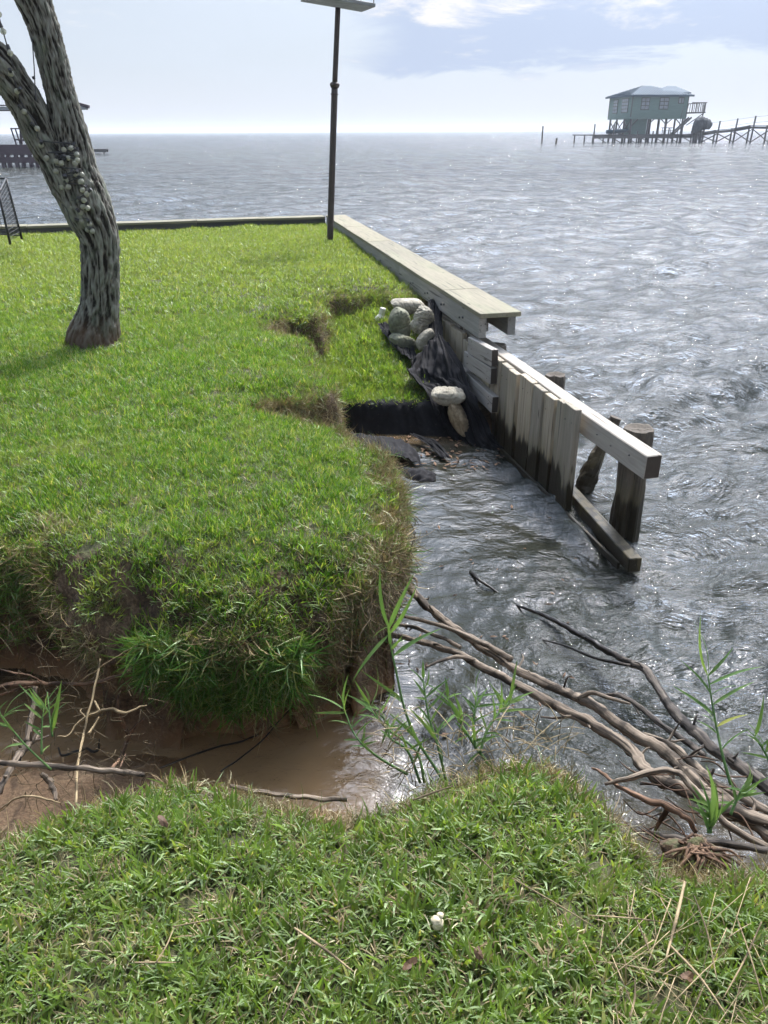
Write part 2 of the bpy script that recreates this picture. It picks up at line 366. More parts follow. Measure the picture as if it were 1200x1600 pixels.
def mat_water():
    m = bpy.data.materials.new('bay_water'); m.use_nodes = True; nt = m.node_tree; nt.nodes.clear(); N = nt.nodes.new; L = nt.links.new
    w1 = tex(nt, (.8, 1.0, 1), 1.5, 7, .62, coord='Position', rnd=False, dist=.5)
    w2 = tex(nt, (.75, 1.2, 1), 9, 5, .6, coord='Position', rnd=False, dist=.7)
    w3 = tex(nt, (1, .35, 1), .18, 5, .55, coord='Position', rnd=False)
    at = N('ShaderNodeAttribute'); at.attribute_name = 'chop'; chop = at.outputs['Fac']
    w0 = tex(nt, (.55, 1.0, 1), .42, 4, .5, coord='Position', rnd=False, dist=.8)
    h = mathn(nt, 'ADD', mathn(nt, 'MULTIPLY', mathn(nt, 'ADD', mathn(nt, 'MULTIPLY', w1, .24), mathn(nt, 'MULTIPLY', w0, .45)), chop), mathn(nt, 'MULTIPLY', w2, mathn(nt, 'ADD', .008, mathn(nt, 'MULTIPLY', chop, .030))))
    nrm = bumpn(nt, h, 1.0, 1.0)
    fr = N('ShaderNodeFresnel'); fr.inputs['IOR'].default_value = 1.40; L(nrm, fr.inputs['Normal'])
    gl = N('ShaderNodeBsdfGlossy'); gl.inputs['Color'].default_value = (.97, .98, 1, 1); L(nrm, gl.inputs['Normal'])
    L(maprange(nt, chop, .2, 1.6, .035, .06), gl.inputs['Roughness'])
    df = N('ShaderNodeBsdfDiffuse'); df.inputs['Color'].default_value = (.105, .088, .052, 1)
    tr = N('ShaderNodeBsdfTransparent'); tr.inputs['Color'].default_value = (.74, .62, .45, 1)
    body = N('ShaderNodeMixShader'); L(df.outputs[0], body.inputs[1]); L(tr.outputs[0], body.inputs[2])
    sh = N('ShaderNodeAttribute'); sh.attribute_name = 'shallow'; L(maprange(nt, sh.outputs['Fac'], 0, 1, .06, .46), body.inputs[0])
    L(mixc(nt, mathn(nt, 'POWER', sh.outputs['Fac'], 2.0), (.020, .023, .017), (.46, .30, .155)), df.inputs['Color'])
    out = N('ShaderNodeMixShader'); L(fr.outputs[0], out.inputs[0]); L(body.outputs[0], out.inputs[1]); L(gl.outputs[0], out.inputs[2])
    o = N('ShaderNodeOutputMaterial'); L(out.outputs[0], o.inputs[0]); return m
M_water = mat_water()
def mat_grass(name, a, b_, c, dry, dryness=.0, transl=.55):
    m = bpy.data.materials.new(name); m.use_nodes = True; nt = m.node_tree; nt.nodes.clear(); N = nt.nodes.new; L = nt.links.new
    at = N('ShaderNodeAttribute'); at.attribute_name = 'tint'; sp = N('ShaderNodeSeparateColor'); L(at.outputs['Color'], sp.inputs[0])
    col = ramp(nt, sp.outputs[0], [(.0, a), (.5, b_), (.85, c), (1.0, dry)])
    pat = tex(nt, (1, 1, 0), .9, 5, .6, coord='Position', rnd=False)
    pat2 = tex(nt, (1, 1, 0), 4.5, 4, .6, coord='Position', rnd=False)
    ge = N('ShaderNodeNewGeometry'); gp = N('ShaderNodeSeparateXYZ'); L(ge.outputs['Position'], gp.inputs[0])
    far = maprange(nt, gp.outputs[1], 5.5, 11, 0, .40)
    dr = mathn(nt, 'ADD', mathn(nt, 'ADD', maprange(nt, mathn(nt, 'ADD', mathn(nt, 'MULTIPLY', pat, .6), mathn(nt, 'MULTIPLY', pat2, .4)), .52, .68, 0, .5), mathn(nt, 'ADD', far, maprange(nt, gp.outputs[1], 2.2, 1.3, 0, .24))), dryness, True)
    col = mixc(nt, dr, col, mixc(nt, sp.outputs[0], dry, c))
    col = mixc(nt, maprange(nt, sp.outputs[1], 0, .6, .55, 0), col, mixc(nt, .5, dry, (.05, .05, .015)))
    p3 = tex(nt, (1, 1, 0), 13, 3, .6, coord='Position', rnd=False); col = mixc(nt, 1.0, col, ramp(nt, p3, [(.3, (.62, .68, .62)), (.7, (1.3, 1.25, 1.15))]), 'MULTIPLY')
    d = N('ShaderNodeBsdfDiffuse'); L(col, d.inputs[0])
    t = N('ShaderNodeBsdfTranslucent'); L(mixc(nt, 1.0, col, (1.25, 1.25, .55), 'MULTIPLY'), t.inputs[0])
    mx = N('ShaderNodeMixShader'); mx.inputs[0].default_value = transl; L(d.outputs[0], mx.inputs[1]); L(t.outputs[0], mx.inputs[2])
    g = N('ShaderNodeBsdfGlossy'); g.inputs['Roughness'].default_value = .6; g.inputs['Color'].default_value = (.6, .68, .5, 1)
    lw = N('ShaderNodeFresnel'); lw.inputs['IOR'].default_value = 1.3
    m2 = N('ShaderNodeMixShader'); L(mathn(nt, 'MULTIPLY', lw.outputs[0], .25), m2.inputs[0]); L(mx.outputs[0], m2.inputs[1]); L(g.outputs[0], m2.inputs[2])
    o = N('ShaderNodeOutputMaterial'); L(m2.outputs[0], o.inputs[0]); return m
M_grass = mat_grass('lawn_grass', (.045, .128, .018), (.10, .222, .026), (.205, .315, .05), (.47, .41, .22))
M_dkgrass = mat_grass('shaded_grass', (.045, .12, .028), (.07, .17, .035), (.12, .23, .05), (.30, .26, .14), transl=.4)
M_drygrass = mat_grass('dry_roots', (.09, .06, .035), (.20, .145, .09), (.38, .30, .19), (.50, .42, .28), dryness=0, transl=.15)
M_reed = mat_grass('reed_leaf', (.085, .155, .065), (.12, .205, .08), (.17, .25, .09), (.36, .34, .10), dryness=-1.2, transl=.4)
def mat_fabric():
    m, nt, b, N, L = nodes('black_geotextile')
    a = tex(nt, (1, 1, 1), 6, 6, .6); f = tex(nt, (1, 1, 1), 300, 2); d = tex(nt, (1, 1, 1), 40, 5, .7)
    col = ramp(nt, a, [(.3, (.004, .004, .005)), (.7, (.013, .013, .016))])
    col = mixc(nt, maprange(nt, d, .60, .72, 0, .35), col, (.10, .08, .06))
    L(col, b.inputs['Base Color']); b.inputs['Roughness'].default_value = .8; b.inputs['Specular IOR Level'].default_value = .2
    L(bumpn(nt, mathn(nt, 'ADD', a, mathn(nt, 'MULTIPLY', f, .1)), .5, .02), b.inputs['Normal']); return m
M_fabric = mat_fabric()
def mat_bag(name, c1, c2):
    m, nt, b, N, L = nodes(name)
    a = tex(nt, (1, 1, 1), 7, 6, .6); w = tex(nt, (1, 1, 1), 260, 2); d = tex(nt, (1, 1, 3), 18, 5)
    L(ramp(nt, mathn(nt, 'ADD', mathn(nt, 'MULTIPLY', a, .6), mathn(nt, 'MULTIPLY', d, .4)), [(.36, tuple(x * .5 for x in c2)), (.5, c2), (.62, c1)]), b.inputs['Base Color'])
    b.inputs['Roughness'].default_value = .85
    L(bumpn(nt, mathn(nt, 'ADD', d, mathn(nt, 'MULTIPLY', w, .2)), .6, .012), b.inputs['Normal']); return m
M_bag = mat_bag('sandbag_pale', (.46, .42, .33), (.30, .275, .215)); M_baggreen = mat_bag('sandbag_green', (.27, .27, .19), (.17, .175, .12)); M_bagbrown = mat_bag('sandbag_brown', (.36, .30, .20), (.20, .15, .09))
def mat_bulb():
    m, nt, b, N, L = nodes('bulb_glass'); b.inputs['Base Color'].default_value = (.66, .66, .54, 1); b.inputs['Roughness'].default_value = .12
    b.inputs['Transmission Weight'].default_value = .55; b.inputs['IOR'].default_value = 1.3; return m
M_bulb = mat_bulb()
# ------------------------------------------------------------------ ground heights
def xw(y): return 0.885 + (7.1 - y) * np.where(np.asarray(y) < 7.1, .25, .2163)          # inner face of the sheet-board wall
CORN = Vector((-1.02, 15.9))                        # where the two seawalls meet
FWD = Vector((-5.69, -1.6)).normalized()            # direction of the far seawall, going left
def fw(d): return Vector((CORN.x + FWD.x * d, CORN.y + FWD.y * d))
far_l = fw(13.5)
B = [(-30, 3.4), (-6, 3.15), (-3.0, 3.1), (-1.9, 3.12), (-1.56, 3.10), (-1.47, 2.88), (-1.30, 2.70), (-1.12, 2.69), (-0.95, 2.60), (-0.74, 2.64), (-0.6, 2.57), (-0.44, 2.64), (-0.32, 2.70), (-0.24, 2.68), (-0.15, 2.82), (-0.05, 2.86), (-.04, 2.98), (0.06, 3.06), (0.04, 3.22), (-0.03, 3.34), (0.07, 3.5), (0.06, 3.74), (-0.04, 3.86), (0.0, 4.02),
     (-0.13, 4.25), (-0.30, 4.58), (-0.58, 4.76), (-0.84, 4.96), (-0.80, 5.14), (-0.62, 5.18), (-0.5, 5.32), (-0.36, 5.40), (-0.38, 5.62), (-0.52, 5.9), (-0.60, 6.3), (-0.64, 6.8), (-0.84, 7.02), (-1.10, 7.28), (-1.12, 7.62), (-0.95, 7.84), (-0.66, 7.92), (-0.62, 8.3), (-.76, 8.6), (-0.60, 8.92), (-0.3, 9.05), (-.12, 9.25), (0.05, 9.12), (0.22, 8.85), (.36, 8.95), (0.53, 8.8),
     (xw(10) + .02, 10), (xw(15.8), 15.8), (far_l.x, far_l.y - .05), (-30, far_l.y - 3)]
Fp = [(-30, 1.5), (-3, 1.45), (-1.6, 1.36), (-1.2, 1.42), (-.985, 1.43), (-.80, 1.54), (-.60, 1.63), (-.38, 1.57), (-.2, 1.50), (-.08, 1.475), (.07, 1.55), (.18, 1.60), (.30, 1.66), (.42, 1.68), (.53, 1.62), (.6, 1.5), (.66, 1.35), (.74, 1.29), (.9, 1.30), (1.2, 1.24), (2, 1.1), (4, .9), (30, .4), (30, -30), (-30, -30)]
T = [(-1.2, 9.6), (-1.3, 7), (-1.1, 6.0), (-1.1, 4.9), (-.62, 4.6), (-.36, 4.9), (-.30, 5.5), (-.40, 6.2), (-.40, 6.88), (0, 6.90), (.4, 6.96), (.62, 6.9), (.8, 6.76), (xw(6.5), 6.5), (xw(8) + .03, 8), (xw(9.5) + .03, 9.5)]
def sdf(poly, x, y):
    x = np.asarray(x, float); y = np.asarray(y, float); d = np.full(x.shape, 1e9); ins = np.zeros(x.shape, bool)
    n = len(poly)
    for i in range(n):
        ax, ay = poly[i]; bx, by = poly[(i + 1) % n]; ex, ey = bx - ax, by - ay
        t = np.clip(((x - ax) * ex + (y - ay) * ey) / (ex * ex + ey * ey), 0, 1)
        d = np.minimum(d, np.hypot(x - ax - t * ex, y - ay - t * ey))
        c = (ay > y) != (by > y)
        with np.errstate(divide='ignore', invalid='ignore'): c &= x < (bx - ax) * (y - ay) / (by - ay if by != ay else 1e-9) + ax
        ins ^= c
    return np.where(ins, d, -d)
def ground(x, y, full=False):
    x = np.asarray(x, float); y = np.asarray(y, float)
    wob = .055 * fbm(x * 2.2, y * 2.2, 2.2, 4) + .02 * pn(x * 11, y * 11, 5)
    sB = sdf(B, x, y) + wob * sstep(13, 8, y); sF = sdf(Fp, x, y) + wob * .8; sT = sdf(T, x, y) + wob * np.where(y > 6.5, .3, 1)
    und = .030 * fbm(x * .6, y * .6, 1, 3) + .010 * fbm(x * 4, y * 4, 3, 3)
    bed = -1.02 - .10 * sstep(.2, 1.5, x) - .5 * sstep(1.3, 3.5, x) - .9 * sstep(6, 30, np.hypot(x, y)) + .05 * fbm(x * 1.7, y * 1.7, 8, 4)
    # mud shoal on the left under the roots, washed soil on the lower right, silt in front of the fabric
    bed = bed + .20 * sstep(-.55, -1.15, x) * sstep(2.65, 2.2, y) + .06 * sstep(-.2, -.9, x) * sstep(3.3, 2.5, y)
    bed = bed + .62 * sstep(.72, 1.05, x) * sstep(1.58, 1.36, y)
    bed = bed + .03 * sstep(5.9, 6.5, y) * sstep(7, 6.6, y) * sstep(1.1, .3, x)
    bed = np.where(y > 15, -1.8, bed)
    rnd = lambda s, w, a: -a * np.exp(-np.clip(s, 0, 9) / w)
    hB = und + rnd(sB, .20, .12) * sstep(14, 9, y) - .19 * np.exp(-np.clip(sB, 0, 9) / .20) * (1 + .8 * pn(x * 2.3, y * 1.5, 77.)) * sstep(3.1, 2.8, y) * sstep(.1, -.15, x) - .10 * sstep(2.95, 2.6, y) * sstep(-.3, -1.2, x)
    hB = hB + .07 * fbm(x * 3.3, y * 3.3, 17, 3) * np.exp(-np.clip(sB, 0, 9) / .25) * sstep(14, 10, y)
    wB = .10 + .05 * pn(x * 2, y * 2, 9.)
    tB = sstep(0, 1, (sB + wB) / wB)
    tz = np.interp(y, [4.7, 5.3, 5.8, 6.9, 7.4, 8.2, 8.8, 9.15, 9.4], [-.46, -.46, -.64, -.66, -.54, -.42, -.30, -.20, -.02]) + .03 * fbm(x * 3, y * 3, 9, 3) - .03 * sstep(.1, -.6, x)
    tz = tz - .10 * sstep(.15, .4, x) * sstep(8.6, 8.2, y) * sstep(7.2, 7.6, y)
    low = np.maximum(bed, np.where(sT > -.1, bed + (tz - bed) * sstep(-.08, 0, sT), bed))
    hB = low + (hB - low) * tB
    hF = und + rnd(sF, .12, .06)
    hF = bed + (hF - bed) * sstep(0, 1, (sF + .14) / .14)
    h = np.maximum(hB, hF)
    if full: return h, sB, sF, sT
    return h
def axis(segs):
    out = []
    for a, b, s in segs: out += list(np.arange(a, b, s))
    return np.array(sorted(set(np.round(out, 4))))
def build_ground():
    gx = np.concatenate([[-12000, -3000, -600, -120, -60, -30], axis([(-20, -8, .6), (-8, -3, .12), (-3, -2, .05), (-2, 1.5, .016), (1.5, 2.6, .05), (2.6, 6, .25), (6, 30, 2)]), [30, 60, 200, 1000, 4000, 12000]])
    gy = np.concatenate([[-600, -60, -20], axis([(-10, 0, 1), (0, .9, .06), (.9, 1.2, .03), (1.2, 3.6, .013), (3.6, 7, .02), (7, 9.6, .03), (9.6, 15.2, .12), (15.2, 16.6, .05), (16.6, 30, 1)]), [40, 80, 200, 800, 3000, 12000]])
    X, Y = np.meshgrid(gx, gy, indexing='ij'); H, sB, sF, sT = ground(X, Y, True)
    # undercut: lower parts of the faces are pushed back under the turf
    e = .01; gxB = (sdf(B, X + e, Y) - sdf(B, X - e, Y)) / (2 * e); gyB = (sdf(B, X, Y + e) - sdf(B, X, Y - e)) / (2 * e)
    k = .26 * sstep(-.14, -.75, H) * sstep(-.75, -.05, sB) * (sB < .0) * (Y < 5.2) * (.75 + .5 * pn(X * 2.5, Y * 2.5, 7))
    X2 = X + gxB * k; Y2 = Y + gyB * k
    steep = (np.abs(H + .5) < .42) & (np.hypot(X, Y) < 12)
    X2 = X2 + steep * .03 * pn(X * 14, Y * 14, H * 9); Y2 = Y2 + steep * .03 * pn(X * 14 + 9, Y * 14, H * 9)
    nx, ny = X.shape; V = np.stack([X2, Y2, H], -1).reshape(-1, 3)
    i = np.arange(nx - 1)[:, None] * ny; j = np.arange(ny - 1)[None]
    Fq = np.stack([i + j, i + ny + j, i + ny + j + 1, i + j + 1], -1).reshape(-1, 4)
    o = mesh('ground', V, Fq, M_soil, smooth=True); tag(o, 'eroded lawn ground with undercut soil banks and muddy bed', kind='structure')
build_ground()
# ------------------------------------------------------------------ water
def build_water():
    ys = [0.9]
    while ys[-1] < 12000: ys.append(ys[-1] * (1.0068 if ys[-1] < 60 else 1.02 if ys[-1] < 400 else 1.1))
    ys = np.array(ys)
    ts = np.concatenate([np.linspace(-3.2, -.75, 30)[:-1], np.linspace(-.75, .75, 520), np.linspace(.75, 3.2, 30)[1:]])
    Yg, Tg = np.meshgrid(ys, ts, indexing='ij'); off = 1.1
    Xg = Tg * (Yg + off)
    sp = Yg * .007 * 1.5
    rs = np.random.RandomState(11); Z = np.zeros_like(Xg)
    lee = sstep(-.5, .75, Xg - xw(Yg) + .15) ; lee = np.where(Yg < 5.0, np.maximum(lee, sstep(5.1, 3.2, Yg) * sstep(.1, 1.3, Xg)), lee); lee = np.where(Yg > 16.2, 1, lee)
    lee = np.maximum(lee, 0)
    for lam, amp, n in ((5.5, .016, 4), (3.2, .014, 5), (1.9, .0125, 7), (1.15, .0115, 8), (.7, .0082, 9), (.42, .0052, 10), (.24, .0025, 12), (.14, .0013, 12)):
        for q in range(n):
            l = lam * rs.uniform(.75, 1.3); th = R(-62) + rs.normal() * (.42 if lam > 1 else .75); kx, ky = math.cos(th) * 2 * np.pi / l, math.sin(th) * 2 * np.pi / l
            fade = sstep(.5, .22, sp / l); ph = kx * Xg + ky * Yg + rs.uniform(0, 6.28)
            shel = lee if lam > .5 else (.24 + .76 * lee)
            s = np.sin(ph); Z += amp * rs.uniform(.6, 1.3) * fade * shel * (s + .28 * np.cos(2 * ph))
    Z *= 1.05 + .7 * fbm(Xg * .12, Yg * .12, 4, 2)
    Z = Z * (1 + .6 * sstep(30, 120, Yg))
    V = np.stack([Xg, Yg, WZ + Z], -1).reshape(-1, 3)
    ny, nx = Xg.shape; i = np.arange(ny - 1)[:, None] * nx; j = np.arange(nx - 1)[None]
    Fq = np.stack([i + j, i + j + 1, i + nx + j + 1, i + nx + j], -1).reshape(-1, 4)
    o = mesh('water', V, Fq, M_water, smooth=True); tag(o, 'choppy grey brown bay water', kind='structure')
    at = o.data.attributes.new('chop', 'FLOAT', 'POINT'); c = (.10 + .34 * sstep(.2, -.3, Xg) * sstep(3.6, 3.0, Yg) + .75 * lee + .75 * sstep(12, 60, Yg)) ; at.data.foreach_set('value', c.ravel().astype(np.float32))
    at = o.data.attributes.new('shallow', 'FLOAT', 'POINT')
    s = np.maximum(sstep(.25, -.35, Xg) * sstep(3.4, 2.9, Yg), .5 * sstep(6.2, 6.6, Yg) * (Yg < 9) * (Xg < 1.2)); s = np.maximum(s, .30 * sstep(3.0, 1.9, Yg)); s = np.maximum(s, .12 * (1 - lee) * (Yg < 9))
    at.data.foreach_set('value', s.ravel().astype(np.float32))
build_water()
# ------------------------------------------------------------------ tuft meshes and scattering
def tuft(name, nb, hgt, wid, spread, lean, mat, seg=3, droop=.6, rs=None, twist=.6):
    V, Fc, C = [], [], []
    for b in range(nb):
        a = rs.uniform(0, 6.283); r0 = spread * math.sqrt(rs.uniform()); bx, by = r0 * math.cos(rs.uniform(0, 6.28)), r0 * math.sin(rs.uniform(0, 6.28))
        h = hgt * rs.uniform(.55, 1.2); w = wid * rs.uniform(.7, 1.25); le = lean * rs.uniform(.3, 1.3); dr = droop * rs.uniform(.2, 1.2)
        da = np.array([math.cos(a), math.sin(a), 0]); sa = a + math.pi / 2 + rs.uniform(-twist, twist); sd_ = np.array([math.cos(sa), math.sin(sa), rs.uniform(-.3, .3)])
        tint = rs.uniform(); i0 = len(V); p = np.array([bx, by, 0.]); ang = le
        for s in range(seg + 1):
            t = s / seg; ww = w * (1.0 if s == 0 else (1 - t) ** .6 + (.12 if s == seg else 0)) * (.75 if s == 0 else 1)
            V.append(p - sd_ * ww / 2); V.append(p + sd_ * ww / 2); C += [(tint, t, 0, 1)] * 2
            if s < seg:
                p = p + (da * math.sin(ang) + np.array([0, 0, 1]) * math.cos(ang)) * h / seg; ang += dr
        for s in range(seg): Fc.append((i0 + 2 * s, i0 + 2 * s + 1, i0 + 2 * s + 3, i0 + 2 * s + 2))
    o = mesh(name, V, np.array(Fc), mat, smooth=True, link=False)
    ca = o.data.color_attributes.new('tint', 'FLOAT_COLOR', 'POINT'); ca.data.foreach_set('color', np.array(C, dtype=np.float32).ravel())
    return o
def tuft_collection(name, specs):
    c = bpy.data.collections.new(name)
    for k, o in enumerate(specs): o.name = '%s_%02d' % (name, k); c.objects.link(o)
    return c
rs = np.random.RandomState(5)
C_near = tuft_collection('tuft_near', [tuft('t', 8, .058, .0086, .018, .6, M_grass, 3, .35, rs) for _ in range(8)] + [tuft('t', 8, .05, .0042, .02, .8, M_drygrass, 3, .4, rs) for _ in range(2)])
C_mid = tuft_collection('tuft_mid', [tuft('t', 13, .046, .0056, .026, .6, M_grass, 2, .4, rs) for _ in range(9)] + [tuft('t', 9, .042, .004, .024, .8, M_drygrass, 2, .4, rs) for _ in range(1)])
C_far = tuft_collection('tuft_far', [tuft('t', 14, .055, .010, .05, .6, M_grass, 2, .4, rs) for _ in range(8)])
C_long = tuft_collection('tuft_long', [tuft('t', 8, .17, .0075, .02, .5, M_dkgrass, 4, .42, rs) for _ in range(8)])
C_root = tuft_collection('tuft_root', [tuft('t', 12, .10, .0040, .035, .8, M_drygrass, 4, .5, rs, 2.) for _ in range(7)] + [tuft('t', 6, .13, .004, .02, .8, M_dkgrass, 4, .5, rs) for _ in range(1)])
_ng = {}
def scatter(name, pts, rot, scl, coll, nvar, label):
    pts = np.asarray(pts, float); n = len(pts)
    me = bpy.data.meshes.new(name); me.vertices.add(n); me.vertices.foreach_set('co', pts.astype(np.float32).ravel())
    a = me.attributes.new('rot', 'FLOAT_VECTOR', 'POINT'); a.data.foreach_set('vector', np.asarray(rot, dtype=np.float32).ravel())
    a = me.attributes.new('scl', 'FLOAT', 'POINT'); a.data.foreach_set('value', np.asarray(scl, dtype=np.float32))
    a = me.attributes.new('idx', 'INT', 'POINT'); a.data.foreach_set('value', np.random.randint(0, nvar, n).astype(np.int32))
    me.materials.append(M_grass)
    o = bpy.data.objects.new(name, me); COL.objects.link(o); tag(o, label, kind='stuff')
    ng = bpy.data.node_groups.new(name + '_nodes', 'GeometryNodeTree')
    ng.interface.new_socket('Geometry', in_out='INPUT', socket_type='NodeSocketGeometry'); ng.interface.new_socket('Geometry', in_out='OUTPUT', socket_type='NodeSocketGeometry')
    N = ng.nodes.new; L = ng.links.new; gi = N('NodeGroupInput'); go = N('NodeGroupOutput')
    ci = N('GeometryNodeCollectionInfo'); ci.inputs['Collection'].default_value = coll; ci.inputs['Separate Children'].default_value = True; ci.inputs['Reset Children'].default_value = True
    ip = N('GeometryNodeInstanceOnPoints'); ip.inputs['Pick Instance'].default_value = True
    def na(t, nm):
        q = N('GeometryNodeInputNamedAttribute'); q.data_type = t; q.inputs['Name'].default_value = nm; return q.outputs['Attribute']
    L(gi.outputs[0], ip.inputs['Points']); L(ci.outputs[0], ip.inputs['Instance']); L(na('INT', 'idx'), ip.inputs['Instance Index'])
    L(na('FLOAT_VECTOR', 'rot'), ip.inputs['Rotation']); L(na('FLOAT', 'scl'), ip.inputs['Scale']); L(ip.outputs[0], go.inputs[0])
    md = o.modifiers.new('scatter', 'NODES'); md.node_group = ng
    return o
def sample(x0, x1, y0, y1, dens, keep):
    n = int((x1 - x0) * (y1 - y0) * dens); x = np.random.uniform(x0, x1, n); y = np.random.uniform(y0, y1, n)
    h, sB, sF, sT = ground(x, y, True); e = .02
    gx = (ground(x + e, y) - ground(x - e, y)) / (2 * e); gy = (ground(x, y + e) - ground(x, y - e)) / (2 * e)
    k = keep(x, y, h, sB, sF, sT, np.hypot(gx, gy)); return x[k], y[k], h[k], gx[k], gy[k]
def rots(gx, gy, amt=.6, jit=.25):
    n = len(gx); rx = np.arctan(gy) * amt + np.random.normal(0, jit, n); ry = -np.arctan(gx) * amt + np.random.normal(0, jit, n)
    rx = np.clip(rx, -1.3, 1.3); ry = np.clip(ry, -1.3, 1.3); return np.stack([rx, ry, np.random.uniform(0, 6.28, n)], -1)
def bare(x, y):
    """probability that turf is missing"""
    b = .9 * np.exp(-(((x + 1.28) * .9 + (y - 3.02) * .35) / .20) ** 2 - ((y - 3.03 - .25 * (x + 1.28)) / .07) ** 2)
    b = np.maximum(b, 1.1 * np.exp(-((x + 2.42) / .33) ** 2 - ((y - 6.45) / .26) ** 2))
    b = np.maximum(b, .75 * np.exp(-((x + 2.55) / .16) ** 2 - ((y - 4.75) / .25) ** 2))
    for cx, cy, rx, ry in ((-.62, 6.1, .22, .10), (-.95, 5.6, .25, .12), (-.9, 6.9, .2, .12), (-1.9, 6.25, .3, .12), (-1.5, 8.9, .5, .2), (.55, 1.0, .12, .06), (-.5, 1.25, .10, .05)):
        b = np.maximum(b, .6 * np.exp(-((x - cx) / rx) ** 2 - ((y - cy) / ry) ** 2))
    b = np.maximum(b, .55 * sstep(.15, .5, fbm(x * 7, y * 7, 44, 2)))
    return np.maximum(b, .4 * sstep(.2, .45, fbm(x * 1.6, y * 1.6, 12, 3)))
# upper lawn, front lawn, slumped terrace
def keep_lawn(x, y, h, sB, sF, sT, sl):
    r = np.random.uniform(size=x.shape)
    return ((sB > .035 + .05 * fbm(x * 5, y * 5, 31, 2)) | (sF > .01) | ((sT > .05) & (h > -.66))) & (r > bare(x, y)) & (sl < 1.6) & (x < xw(y) - .03)
def add_lawn(name, box, dens, coll, nv, s0, s1, label, keep=keep_lawn):
    x, y, h, gx, gy = sample(*box, dens, keep)
    lng = 1 + .45 * fbm(x * 2.2, y * 2.2, 21, 3) + .5 * fbm(x * 8, y * 8, 23, 2) + .35 * ((h < -.12)); lng = np.clip(lng, .35, 2)
    scatter(name, np.stack([x, y, h - .004], -1), rots(gx, gy, .5), np.random.uniform(s0, s1, len(x)) * lng, coll, nv, label)
add_lawn('lawn_grass', (-1.5, 1.35, .45, 1.75), 3100, C_near, 10, .75, 1.2, 'short coarse green turf of the near lawn')
add_lawn('lawn_grass', (-2.9, .2, 2.5, 4.6), 2700, C_mid, 10, .7, 1.1, 'short green turf along the eroded bank top')
add_lawn('lawn_grass', (-4.6, .2, 4.6, 7.6), 1900, C_mid, 10, .8, 1.25, 'short green turf around the tree')
add_lawn('lawn_grass', (-8.6, .9, 7.6, 15.9), 480, C_far, 8, .8, 1.2, 'yellowing turf towards the far seawall')
add_lawn('lawn_grass', (-.9, .8, 5.6, 9.3), 900, C_mid, 10, 1.0, 1.6, 'longer grass on the slumped terrace', lambda x, y, h, sB, sF, sT, sl: (sT > .04) & (sB < .02) & (h > -.7) & (x < .42 - .35 * (y > 7.3) * (y < 8.4)) )
# hanging dry roots and stolons on the faces
def face_points(n, y0, y1, x0, x1, which, zmin):
    poly = B if which == 'B' else Fp; out = []
    x = np.random.uniform(x0, x1, n * 40); y = np.random.uniform(y0, y1, n * 40)
    h, sB, sF, sT = ground(x, y, True); s = sB if which == 'B' else sF
    k = (s > -.10) & (s < .03) & (h > zmin); x, y, h, s = x[k][:n], y[k][:n], h[k][:n], s[k][:n]
    e = .01; gx = (sdf(poly, x + e, y) - sdf(poly, x - e, y)) / (2 * e); gy = (sdf(poly, x, y + e) - sdf(poly, x, y - e)) / (2 * e)
    return x, y, h, -gx, -gy
def add_faces(name, n, box, which, coll, nv, s0, s1, label, zmin=-.85, down=1.9, under=.24, patchy=0):
    x, y, h, ox, oy = face_points(n, *box, which, zmin)
    if patchy:
        k = np.random.uniform(size=x.shape) < .5 + patchy * fbm(x * 3.1, y * 3.1 + h * 2, 14, 3); x, y, h, ox, oy = x[k], y[k], h[k], ox[k], oy[k]
    n = len(x); k = under * sstep(-.14, -.75, h) * (y < 5.2) * (which == 'B')
    X = x - ox * k; Y = y - oy * k
    # euler that tips local Z outwards and down
    rot = []
    for a, b in zip(ox, oy):
        d = Vector((a + random.gauss(0, .35), b + random.gauss(0, .35), 0)).normalized(); ang = random.gauss(down, .35)
        v = Vector((d.x * math.sin(ang), d.y * math.sin(ang), math.cos(ang)))
        q = v.to_track_quat('Z', 'Y') @ Euler((0, 0, random.uniform(0, 6.28))).to_quaternion(); rot.append(tuple(q.to_euler()))
    scatter(name, np.stack([X, Y, h], -1), np.array(rot).reshape(-1, 3), np.random.uniform(s0, s1, n), coll, nv, label)
add_faces('dry_roots', 4200, (2.4, 5.3, -3.2, .3), 'B', C_root, 8, .6, 1.3, 'dry tangled roots hanging from the bank edge', -.6)
add_faces('dry_roots', 1700, (4.4, 9.4, -1.3, .6), 'B', C_root, 8, .7, 1.2, 'dry roots on the scarp above the terrace', -.5, 1.7)
add_faces('dry_roots', 1500, (2.75, 4.4, -.25, .3), 'B', C_root, 8, .9, 1.5, 'brown roots bristling from the right side of the bank', -.5, 1.35, patchy=1.5)
add_faces('dry_roots', 1500, (1.0, 1.9, -2, 1.4), 'F', C_root, 8, .4, .9, 'dry roots fringing the near turf edge', -.3, 1.2)
add_faces('hanging_grass', 2300, (2.4, 3.3, -3.2, .12), 'B', C_mid, 10, .8, 1.5, 'matted grass rolling over the bank edge', -.50, 1.15, patchy=3.2)
add_faces('hanging_grass', 250, (3.0, 5.2, -.7, .3), 'B', C_mid, 10, .8, 1.3, 'grass rolling over the side of the bank', -.12, .9)
